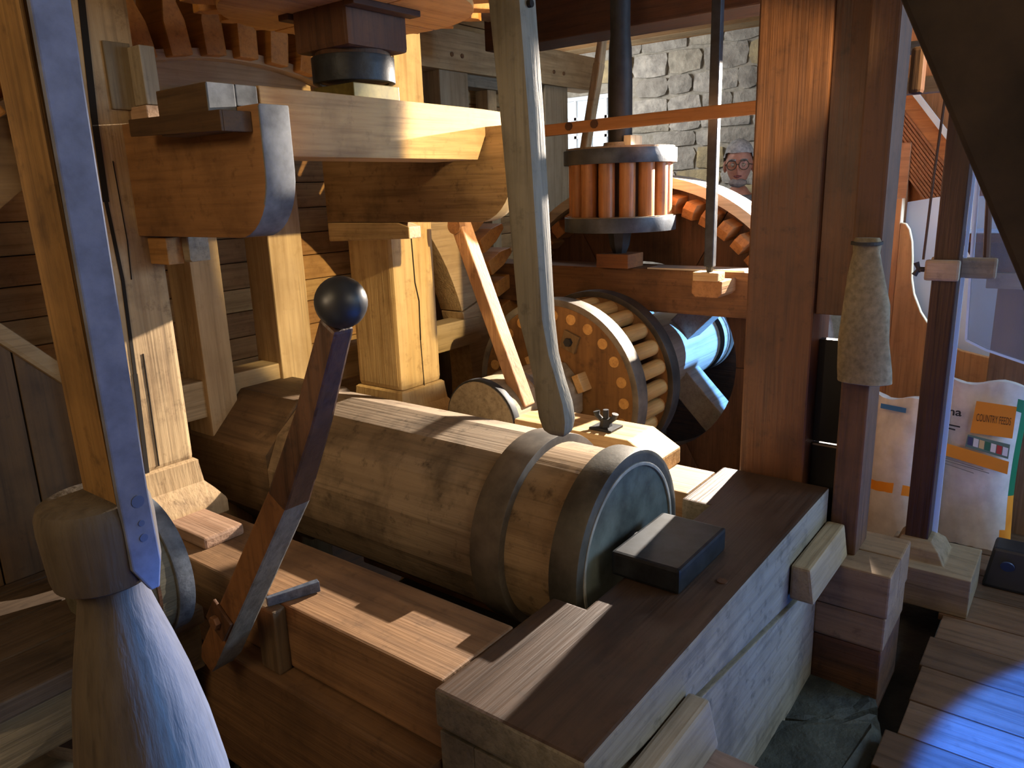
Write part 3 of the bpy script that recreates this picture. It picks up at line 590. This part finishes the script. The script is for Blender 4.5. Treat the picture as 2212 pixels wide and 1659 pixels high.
# ================================================================== RIGHT FRAME
DP = lambda ax: wood('#70472a', '#40261a', ax, stain='#2a1810', amt=.45, rough=.5, crack=.15)
o = box('frame_post', (2.262, 2.44, .638, .838, -1.57, 1.12), DP('Z'), None, .006); tag(o, 'dark reddish-brown post behind the far end of the sill', 'post')
o = box('frame_post', (2.25, 2.39, .468, .545, -1.10, 1.12), wood('#6b4a33', '#3f2a1c', 'Z', stain='#2a1b12', amt=.4), None, .006); tag(o, 'narrower post with a daylit side, hung with the cloth sleeve', 'post')
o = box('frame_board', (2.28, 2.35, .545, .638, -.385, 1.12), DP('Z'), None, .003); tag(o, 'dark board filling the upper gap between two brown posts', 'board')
t = thing('gap_panel', (2.36, .59, -1.57), 'lower panel coloured black for the dark space between two brown posts, with a pale seam', 'panel')
MB().box(2.34, 2.37, .546, .637, -1.57, -.80).build('panel', plain('gap_dark', '#15110e', .7), t)  # black colour stands for the dark space between the posts
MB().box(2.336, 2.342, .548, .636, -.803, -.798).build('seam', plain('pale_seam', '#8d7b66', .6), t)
MB().box(2.34, 2.37, .546, .637, -.79, -.47).build('panel', plain('gap_dark', '#15110e', .7), t)
# cloth sleeve
mb = MB(); prof = [(-.16, .030, .012), (-.172, .036, .014), (-.2, .034, .014), (-.26, .046, .02), (-.34, .060, .028), (-.44, .066, .03), (-.52, .070, .034), (-.555, .071, .036), (-.558, .064, .03)]
vs = []; n = 28
for z_, ry, rx in prof:
    for k in range(n):
        a = 2 * PI * k / n; wv = 1 + .05 * math.sin(5 * a + z_ * 30)
        vs.append((2.222 + rx * math.cos(a) * wv * 1.2, .500 + (z_ + .16) * .05 + ry * math.sin(a) * wv, z_))
fs = [[i * n + k, i * n + (k + 1) % n, (i + 1) * n + (k + 1) % n, (i + 1) * n + k] for i in range(len(prof) - 1) for k in range(n)] + [list(range(n)), [(len(prof) - 1) * n + k for k in range(n)]]
mb.add(vs, fs)
t = thing('cloth_sleeve', (2.222, .5, -.56), 'grey-beige cloth sleeve tied to the narrower brown post', 'sleeve')
mb.build('cloth', mottle('sackcloth', '#6d634f', '#8a7e67', 60, .95, 0, .3, .002), t, smooth=60)
MB().ring((2.222, .50, 0), 'Z', .030, .040, -.178, -.170, 28).build('tie_cord', plain('cord', '#2c2a27', .8), t)
# cross timbers and keys under the sill
t = thing('cross_timber', (2.31, .55, -1.57), 'stacked cross timbers standing out right of the sill with a sunlit top', 'beam')
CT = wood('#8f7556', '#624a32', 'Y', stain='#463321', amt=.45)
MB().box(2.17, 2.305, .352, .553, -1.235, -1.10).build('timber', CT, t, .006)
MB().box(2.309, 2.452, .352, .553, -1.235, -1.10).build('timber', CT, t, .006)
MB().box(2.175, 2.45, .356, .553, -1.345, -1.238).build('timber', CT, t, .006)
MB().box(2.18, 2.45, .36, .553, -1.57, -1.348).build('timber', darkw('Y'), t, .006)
o = MB().loft([(-1.10, 1.90, 2.24, .485, .551), (-1.0, 1.90, 2.24, .50, .551)]).build('timber_key', wood('#a08d6c', '#6f5e42', 'X', amt=.4), None, .008)
tag(o, 'wooden key wedged between the sill and the cross timbers on the right', 'wedge')
t = thing('cross_timber', (1.1, .4, -1.57), 'cross timber under the near end of the sill at the bottom edge', 'beam')
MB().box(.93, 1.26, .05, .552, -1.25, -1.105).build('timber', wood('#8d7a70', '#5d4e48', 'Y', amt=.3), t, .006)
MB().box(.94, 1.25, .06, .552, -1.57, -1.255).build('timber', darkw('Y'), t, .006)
o = MB().loft([(-1.105, .88, 1.27, .485, .551), (-1.0, .88, 1.262, .505, .551)]).build('timber_key', wood('#a39a8a', '#736a5a', 'X', amt=.4), None, .008)
tag(o, 'weathered key lying along the near lower side of the sill', 'wedge')
# thin post with clamp
t = thing('slender_post', (2.82, .39, -1.44), 'slender dark post with a bright daylit edge and a moulded foot', 'post')
MB().box(2.80, 2.88, .352, .425, -1.25, 1.12).build('shaft', wood('#3f2a1c', '#22160f', 'Z', amt=.4, rough=.4), t, .004)
MB().loft([(-1.45, 2.70, 2.98, .20, .48), (-1.31, 2.70, 2.98, .20, .48), (-1.305, 2.75, 2.93, .29, .46), (-1.265, 2.76, 2.92, .31, .45), (-1.24, 2.79, 2.89, .34, .435)]).build('foot', wood('#8a7a5f', '#5c4e38', 'Y', amt=.4), t, .004)
MB().box(2.775, 2.80, .345, .445, -.335, -.268).build('clamp_block', greyw('Y'), t, .008)
MB().box(2.88, 2.91, .255, .445, -.335, -.268).build('clamp_block', greyw('Y'), t, .008)
MB().tube([(2.785, .445, -.30), (2.785, .462, -.30)], .008, 8).build('clamp_bolt', IRON, t)
for k in range(3): a = k * 2 * PI / 3 + .4; MB().tube([(2.785, .463, -.30), (2.785 + .0 , .467 + .012 * math.sin(a), -.30 + .024 * math.cos(a))], [.006, .009], 8).build('knob_wing', IRON, t, smooth=60)
o = MB().tube([(2.795, .438, .25), (2.79, .447, 0), (2.785, .452, -.268)], .004, 8).build('thin_cord', plain('brown_cord', '#4a3a2c', .8)); tag(o, 'thin brown cord hanging along the slender dark post', 'cord')
o = MB().tube([(2.96, .33, .35), (2.955, .312, 0), (2.95, .292, -.30)], [.008, .01, .011], 8).build('thick_rope', plain('rope', '#5a4436', .8)); tag(o, 'thicker brown rope hanging right of the slender dark post', 'rope')
# acrylic guard sheet
EDGE = plain('acrylic_edge_glow', '#cfe6ff', .25)  # pale blue paints the daylight glow of the acrylic edges
t = thing('acrylic_guard', (3.05, .2, -1.44), 'clear acrylic guard sheet with edges coloured pale blue for daylight glow', 'guard')
pol = [(.385, .5), (.335, -.57), (.27, -.60), (.15, -.635), (-.2, -.72), (-.2, .5)]
MB().prism(pol, 'X', 3.05, 3.058).build('sheet', clear('acrylic', '#d5e4f5', .16, .08), t)  # haze mixes white into the sheet for the daylight glare on it
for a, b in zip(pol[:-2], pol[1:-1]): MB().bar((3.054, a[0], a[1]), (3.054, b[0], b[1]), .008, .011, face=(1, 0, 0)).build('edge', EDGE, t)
o = MB().loft([(-1.25, 2.882, 2.888, .335, .352), (.25, 2.882, 2.888, .345, .352)]).build('edge_strip', EDGE); tag(o, 'acrylic strip on the edge of the slender post, daylight glow painted pale blue', 'strip')
o = MB().loft([(-.28, 3.0, 3.012, .335, .342), (1.12, 3.0, 3.012, .38, .387)]).build('edge_strip', EDGE); tag(o, 'second upright acrylic strip right of the slender post, glow put into its colour', 'strip')
# grain hopper behind the acrylic
t = thing('feed_hopper', (3.5, .28, -.37), 'dark wooden feed hopper behind the clear guard', 'hopper')
MB().loft([(-.37, 3.42, 3.6, .02, .36), (-.255, 3.36, 3.66, -.06, .42)]).build('body', wood('#5d4638', '#3a2a20', 'Y'), t, .006)
MB().box(3.35, 3.67, .20, .43, -.255, -.222).build('rim_board', wood('#7a5238', '#4e3220', 'Y'), t, .004)
MB().box(3.4, 3.56, -.1, .33, -.43, -.37).build('tray', greyw('Y'), t, .004)
MB().box(3.52, 3.64, .0, .3, -1.45, -.43).build('stand', wood('#8d6a4a', '#5d4229', 'Z'), t, .004)
# pine cabinet with curved cut-out
t = thing('pine_cabinet', (3.85, .4, -1.45), 'orange pine cabinet with a curved cut-out behind the feed bags', 'cabinet')
cut = [(.722, -.205), (.70, -.21), (.683, -.235), (.668, -.29), (.660, -.36), (.655, -.45), (.640, -.52), (.605, -.60), (.55, -.68), (.50, -.735), (.43, -.76), (.30, -.785), (.19, -.81), (-.3, -.90)]
MB().prism([(.722, -1.45)] + cut + [(-.3, -1.45)], 'X', 3.80, 3.83).build('front_panel', wood('#c98b4f', '#9a6230', 'Z', stain='#7d4a22', amt=.25), t, .004)
MB().box(3.80, 3.86, .722, .79, -1.45, -.10).build('side_board', wood('#b97a45', '#8a5429', 'Z', amt=.2), t, .004)
MB().prism([(.72, -.92), (.72, -.12), (.60, -.10), (-.3, -.10), (-.3, -.92)], 'X', 3.90, 3.915).build('inner_panel', plain('pale_panel', '#d9dde2', .35), t)
for k in range(5): MB().box(3.795, 3.80, -.2 + k * .17, -.196 + k * .17, -1.45, -.93).build('seam', CR, t)
# blue board and stair flank
t = thing('blue_board', (3.41, .71, -1.45), 'narrow bright blue board beside the daylit post edge', 'board')
box('board', (3.40, 3.42, .688, .728, -.256, .096), plain('blue_paint', '#1447b8', .5), t, .002)
box('stand', (3.40, 3.42, .70, .72, -1.45, -.256), brown('Z'), t, .002)
#'narrow bright blue board beside the daylit post edge', 'board')
t = thing('stair_flank', (4.25, .7, -1.45), 'orange boarded stair flank with grooved sloping board and white strip', 'stairs')
sl = lambda y, c: c + (y - .875) * 1.30
MB().prism([(.0, sl(0, .47)), (1.15, sl(1.15, .47)), (1.15, sl(1.15, .10)), (.0, sl(0, .10))], 'X', 4.2, 4.25).build('sloping_board', wood('#b8743f', '#8f5429', 'Y', amt=.15), t, .003)
for k in range(12):
    c = .11 + k * .022; MB().bar((4.197, .0, sl(0, c)), (4.197, 1.15, sl(1.15, c)), .009, .008, face=(1, 0, 0)).build('ridge', wood('#a5653a', '#7d4723', 'Y', amt=.15), t)
MB().bar((4.19, .0, sl(0, .487)), (4.19, 1.15, sl(1.15, .487)), .026, .02, face=(1, 0, 0)).build('white_strip', plain('white_strip', '#e6e2da', .5), t, .002)
MB().box(4.27, 4.30, -.6, 1.0, -.35, 1.12).build('upper_panel', wood('#c98650', '#9c6233', 'Z', amt=.15), t, .003)
MB().box(4.18, 4.26, .78, 1.05, -.36, .15).build('lower_board', wood('#b87a50', '#8a5433', 'Y', amt=.15), t, .003)
# big dark brace in the upper right and its rails
DI = mottle('old_brace', '#231a12', '#46382a', 5, .8, 0, .3, .005)
t = thing('diagonal_brace', (1.3, .15, .1), 'large dark diagonal brace crossing the upper right corner', 'brace')
MB().bar((1.46, .47, .98), (1.46, -.28, -.60), .30, .12, face=(1, 0, 0)).build('timber', DI, t, .008)
o = box('hook_block', (1.9, 1.94, .345, .372, .168, .262), darkw('Z'), None, .008); tag(o, 'small dark rounded block beside the big diagonal brace', 'block')
o = box('cross_rail', (2.48, 2.52, .36, .54, .218, .262), oak('Y'), None, .004); tag(o, 'pale level rail between the daylit post and the diagonal brace', 'rail')
o = box('cross_rail', (2.48, 2.52, .46, .53, .325, .357), greyw('Y'), None, .004); tag(o, 'short dark rail stub above the pale level rail', 'rail')

# ================================================================== FEED BAGS
def bag(name, org, rot, wd, ht, dp, label, stripes):
    t = thing(name, org, label, 'bag')
    mb = MB(); n = 17; m_ = 15; vs = []
    for b in range(m_):
        v = b / (m_ - 1)
        for a in range(n):
            u = a / (n - 1) * 2 - 1
            bul = (1 - abs(u) ** 3) * (math.sin(PI * min(max(v * .93 + .05, 0), 1)) ** .6) * dp * .5
            ww = wd / 2 * (1 + .05 * math.sin(v * 5 + org[1] * 9)) * (1 - .05 * v)
            vs.append((-bul - .012 + .004 * math.sin(a * 2.3 + b * 1.7), -u * ww, v * ht + .012 * math.sin(u * 4) * v))
    nf = len(vs)
    vs += [(-p[0], p[1], p[2]) for p in vs]
    def F(off, flip):
        out = []
        for b in range(m_ - 1):
            for a in range(n - 1):
                q = [off + b * n + a, off + b * n + a + 1, off + (b + 1) * n + a + 1, off + (b + 1) * n + a]; out.append(q[::-1] if flip else q)
        return out
    fs = F(0, False) + F(nf, True)
    for b in range(m_ - 1):
        for a in (0, n - 1): fs.append([b * n + a, (b + 1) * n + a, nf + (b + 1) * n + a, nf + b * n + a])
    for a in range(n - 1):
        for b in (0, m_ - 1): fs.append([b * n + a, b * n + a + 1, nf + b * n + a + 1, nf + b * n + a])
    mb.add(vs, fs); mb.v = [v + Vector(org) for v in mb.v]
    mats = [mottle('bag_paper', '#b9b6b0', '#d2cfc8', 12, .7, 0, .15, .004), plain('bag_orange', '#d98a1e', .65), plain('bag_green', '#0f6a45', .6), plain('bag_blue', '#2f6fa8', .6)]
    o = mb.build('sack', mats, t, smooth=50)
    for p in o.data.polygons:
        c = p.center; v = c.z / ht; u = -c.y / (wd / 2)
        for (u0, u1, v0, v1, k) in stripes:
            if u0 <= u <= u1 and v0 <= v <= v1 and c.x < .02: p.material_index = k
    t.rotation_euler = (0, rot[0], rot[1]); return t
def decal(t, name, pts, x, mat): return MB().add([Vector(t['_o']) + Vector((x, -u, v)) for u, v in pts], [list(range(len(pts)))]).build(name, mat, t)
def text(t, s, u, v, size, x, mat, sx=1.0, rot=0.0, bold=0.0):
    cu = bpy.data.curves.new('print', 'FONT'); cu.body = s; cu.size = size; cu.offset = bold
    ob = bpy.data.objects.new('print', cu); C.objects.link(ob); bpy.context.view_layer.update()
    me = bpy.data.meshes.new_from_object(ob); bpy.data.objects.remove(ob); bpy.data.curves.remove(cu)
    me.materials.clear(); me.materials.append(mat)
    xs_ = [v.co.x for v in me.vertices]; sx = sx / (max(xs_) - min(xs_))
    o = bpy.data.objects.new('lettering', me); C.objects.link(o); o.parent = t
    o.matrix_local = Matrix.Translation((x, -u, v)) @ Matrix(((0, 0, -1, 0), (-1, 0, 0, 0), (0, 1, 0, 0), (0, 0, 0, 1))) @ Matrix.Rotation(rot, 4, 'Z') @ Matrix.Diagonal((sx, 1, 1, 1)); return o
INK = plain('ink', '#26241f', .7); INKB = plain('ink_brown', '#5b3c12', .7)
t = bag('feed_bag', (3.33, .28, -1.45), (.05, 0), .285, .665, .12, 'white and orange paper feed bag standing right of the slender post', [(.80, 1, .0, .36, 1), (.80, 1, .36, .90, 2)])
decal(t, 'label_patch', [(-.03, .475), (.108, .475), (.108, .598), (-.022, .602)], -.079, MATS['bag_orange'])
decal(t, 'label_band', [(-.135, .375), (.108, .335), (.108, .385), (-.135, .425)], -.0815, MATS['bag_orange'])
text(t, 'COUNTRY FEEDS', -.016, .525, .042, -.0805, INKB, .112)
text(t, 'na', -.112, .535, .044, -.0805, INK, .045, 0, .001)
decal(t, 'picture', [(-.04, .418), (.104, .395), (.104, .452), (-.036, .468)], -.0822, plain('picture_base', '#5f7a6c', .6))
for k, h in enumerate(('#3e4566', '#cfd4d2', '#c9b27a', '#2f6b4f', '#d9d9d6', '#b03a35', '#d5dbe2')):
    z_ = .428 - k * .0035; decal(t, 'picture_strip', [(-.034 + k * .0195, z_), (-.017 + k * .0195, z_ - .003), (-.017 + k * .0195, z_ + .03), (-.034 + k * .0195, z_ + .033)], -.083, plain('pic_' + h, h, .6))
for k, (a_, b_) in enumerate(((-.13, .03), (-.13, .05), (-.13, .0))): decal(t, 'print_line', [(a_, .362 - k * .010), (b_, .336 - k * .010), (b_, .339 - k * .010), (a_, .365 - k * .010)], -.0822, plain('faint_ink', '#6f6c66', .7))
for k, b_ in enumerate((-.065, -.08)): decal(t, 'print_line', [(-.112, .493 - k * .014), (b_, .489 - k * .014), (b_, .495 - k * .014), (-.112, .499 - k * .014)], -.0805, INK)
t = bag('feed_bag', (3.22, .555, -1.45), (.06, -.25), .26, .59, .13, 'white paper feed bag with blue tape standing left of the slender post', [(-1, -.74, .1, .40, 1), (-1, .9, .33, .40, 1)])
decal(t, 'blue_tape', [(-.06, .545), (.04, .545), (.04, .565), (-.06, .565)], -.062, plain('bag_blue', '#2f6fa8', .6))
# black case on the floor
t = thing('black_case', (3.06, .1, -1.45), 'black equipment case with a round badge standing below the feed bags', 'case')
MB().loft([(-1.45, 2.98, 3.12, -.02, .19), (-1.31, 3.02, 3.13, .0, .17)]).build('body', plain('black_plastic', '#101319', .45), t, .01)
MB().tube([(2.995, .12, -1.36), (2.99, .12, -1.362)], .022, 20).build('badge', plain('badge', '#2c3a55', .4), t, smooth=40)

# ================================================================== PERSON
def person(org, face):
    t = thing('person', org, 'grey-haired person with dark glasses and grey padded jacket behind the brown post', 'person')
    H = 1.66
    J = {'pel': (0, 0, .93), 'sp': (0, .01, 1.12), 'ch': (0, .015, 1.30), 'nk': (0, .01, 1.44), 'nk2': (0, -.02, 1.50),
         'ls': (.19, .01, 1.37), 'le': (.25, .02, 1.10), 'lw': (.22, -.12, .88), 'lh': (.21, -.17, .82), 'rs': (-.19, .01, 1.37), 're': (-.25, .02, 1.10), 'rw': (-.22, -.12, .88), 'rh': (-.21, -.17, .82),
         'lp': (.10, 0, .88), 'lk': (.11, -.01, .49), 'la': (.11, .02, .08), 'lf': (.12, -.12, .035), 'rp': (-.10, 0, .88), 'rk': (-.11, -.01, .49), 'ra': (-.11, .02, .08), 'rf': (-.12, -.12, .035)}
    rad = {'pel': .15, 'sp': .15, 'ch': .16, 'nk': .065, 'nk2': .06, 'ls': .075, 'le': .05, 'lw': .032, 'lh': .04, 'rs': .075, 're': .05, 'rw': .032, 'rh': .04, 'lp': .095, 'lk': .06, 'la': .04, 'lf': .04, 'rp': .095, 'rk': .06, 'ra': .04, 'rf': .04}
    E = [('pel', 'sp'), ('sp', 'ch'), ('ch', 'nk'), ('nk', 'nk2'), ('ch', 'ls'), ('ls', 'le'), ('le', 'lw'), ('lw', 'lh'), ('ch', 'rs'), ('rs', 're'), ('re', 'rw'), ('rw', 'rh'), ('pel', 'lp'), ('lp', 'lk'), ('lk', 'la'), ('la', 'lf'), ('pel', 'rp'), ('rp', 'rk'), ('rk', 'ra'), ('ra', 'rf')]
    def skin(name, keys, grow, mat, extra=()):
        ks = list(keys); me = bpy.data.meshes.new(name)
        me.from_pydata([J[k] for k in ks], [(ks.index(a), ks.index(b)) for a, b in E if a in ks and b in ks], [])
        o = bpy.data.objects.new(name, me); C.objects.link(o); m = o.modifiers.new('skin', 'SKIN'); m.use_smooth_shade = True
        for i, k in enumerate(ks):
            r = rad[k] + grow; me.skin_vertices[0].data[i].radius = (r, r * (.8 if k in ('ch', 'sp', 'pel') else 1))
        me.skin_vertices[0].data[0].use_root = True
        s = o.modifiers.new('sub', 'SUBSURF'); s.levels = 2; s.render_levels = 2
        me2 = bpy.data.meshes.new_from_object(o.evaluated_get(bpy.context.evaluated_depsgraph_get()))
        bpy.data.objects.remove(o); me2.materials.clear(); me2.materials.append(mat)
        o = bpy.data.objects.new(name, me2); C.objects.link(o); o.parent = t; return o
    SK = mottle('skin', '#c48a74', '#d6a08a', 30, .5, 0, .05, .002)
    # head as a shaped sphere joined to the body
    b = skin('body', list(J), 0.0, SK)
    bm = bmesh.new(); bm.from_mesh(b.data)
    h = bmesh.new(); bmesh.ops.create_uvsphere(h, u_segments=32, v_segments=24, radius=1)
    for v in h.verts:
        x, y, z_ = v.co; fx = .076; 
        jaw = 1 - .25 * max(0, -z_); yy = y * .098; zz = z_ * .122; xx = x * fx * jaw
        if y < 0:
            g = lambda cx, cz, s: math.exp(-((x - cx) ** 2 + (z_ - cz) ** 2) / s)
            yy -= .030 * g(0, -.22, .012) + .016 * g(0, -.05, .012) + .010 * g(0, -.62, .03) + .006 * g(0, -.85, .05) + .006 * g(.35, .12, .05) + .006 * g(-.35, .12, .05)
            yy += .012 * g(.38, -.02, .02) + .012 * g(-.38, -.02, .02)
        v.co = (xx, yy - .035, zz + 1.615)
    for s in (-1, 1):
        e = bmesh.ops.create_uvsphere(h, u_segments=10, v_segments=8, radius=1)
        for v in e['verts']: v.co = Vector((v.co.x * .012 + s * .079, v.co.y * .02 - .025, v.co.z * .034 + 1.605))
    tmp = bpy.data.meshes.new('h'); h.to_mesh(tmp); bm.from_mesh(tmp); bm.to_mesh(b.data); bm.free(); h.free(); bpy.data.meshes.remove(tmp)
    for p in b.data.polygons: p.use_smooth = True
    JK = mottle('jacket', '#6d7880', '#8c969c', 20, .7, 0, .2, .004)
    j = skin('jacket', [k for k in J if k not in ('nk2', 'lh', 'rh', 'lk', 'rk', 'la', 'ra', 'lf', 'rf')], .022, JK)
    for zz in (1.16, 1.22, 1.28, 1.34): MB().ring((org[0], org[1] + .01, 0), 'Z', .182, .194, org[2] + zz, org[2] + zz + .008, 32).build('jacket_seam', plain('jacket_seam', '#4a545b', .7), t)
    skin('trousers', ['pel', 'lp', 'lk', 'la', 'rp', 'rk', 'ra'], .014, plain('trouser', '#2c3138', .8))
    def blob(name, c, r, mat, lo=-9):
        q = bmesh.new(); bmesh.ops.create_uvsphere(q, u_segments=24, v_segments=16, radius=1)
        bmesh.ops.delete(q, geom=[v for v in q.verts if v.co.z < lo - (.5 * v.co.y if lo > -5 else 0)], context='VERTS')
        me = bpy.data.meshes.new(name); 
        rn = random.Random(3)
        for v in q.verts: v.co = Vector((v.co.x * r[0] + c[0], v.co.y * r[1] + c[1], v.co.z * r[2] + c[2])) + Vector((rn.uniform(-1, 1), rn.uniform(-1, 1), rn.uniform(-1, 1))) * .003
        q.to_mesh(me); q.free(); me.materials.append(mat)
        for p in me.polygons: p.use_smooth = True
        o = bpy.data.objects.new(name, me); C.objects.link(o); o.parent = t; return o
    HR = mottle('grey_hair', '#9a9fa3', '#d0d3d4', 60, .8, 0, .5, .004)
    blob('hair', (0, -.025, 1.63), (.091, .110, .130), HR, -.10)
    blob('beard', (0, -.098, 1.512), (.052, .030, .024), mottle('stubble', '#8f8580', '#b5aca6', 60, .8, 0, .3, .003))
    for s in (-1, 1):
        blob('eye', (s * .030, -.122, 1.612), (.011, .008, .008), plain('eye', '#d8d4cc', .3))
        g = MB().ring((org[0] + s * .034, 0, org[2] + 1.610), 'Y', .024, .029, org[1] - .152, org[1] - .147, 24).build('glasses_rim', plain('glasses', '#1a1214', .4), t)
        MB().bar((org[0] + s * .063, org[1] - .149, org[2] + 1.616), (org[0] + s * .08, org[1] - .02, org[2] + 1.612), .004, .004, face=(0, 0, 1)).build('glasses_arm', MATS['glasses'], t)
        blob('shoe', (s * .12, -.07, .035), (.05, .14, .036), plain('shoe', '#1b1917', .6))
    MB().bar((org[0] - .007, org[1] - .15, org[2] + 1.614), (org[0] + .007, org[1] - .15, org[2] + 1.614), .004, .004, face=(0, 0, 1)).build('glasses_bridge', MATS['glasses'], t)
    blob('mouth', (0, -.138, 1.548), (.022, .006, .005), plain('lips', '#a5605a', .5))
    for s in (-1, 1): blob('eyebrow', (s * .032, -.134, 1.637), (.02, .006, .005), HR)
    t.rotation_euler = (0, 0, face); return t
person((4.5, 1.745, -1.525), math.radians(-72))

for o in bpy.data.objects:
    if '_o' in o: del o['_o']
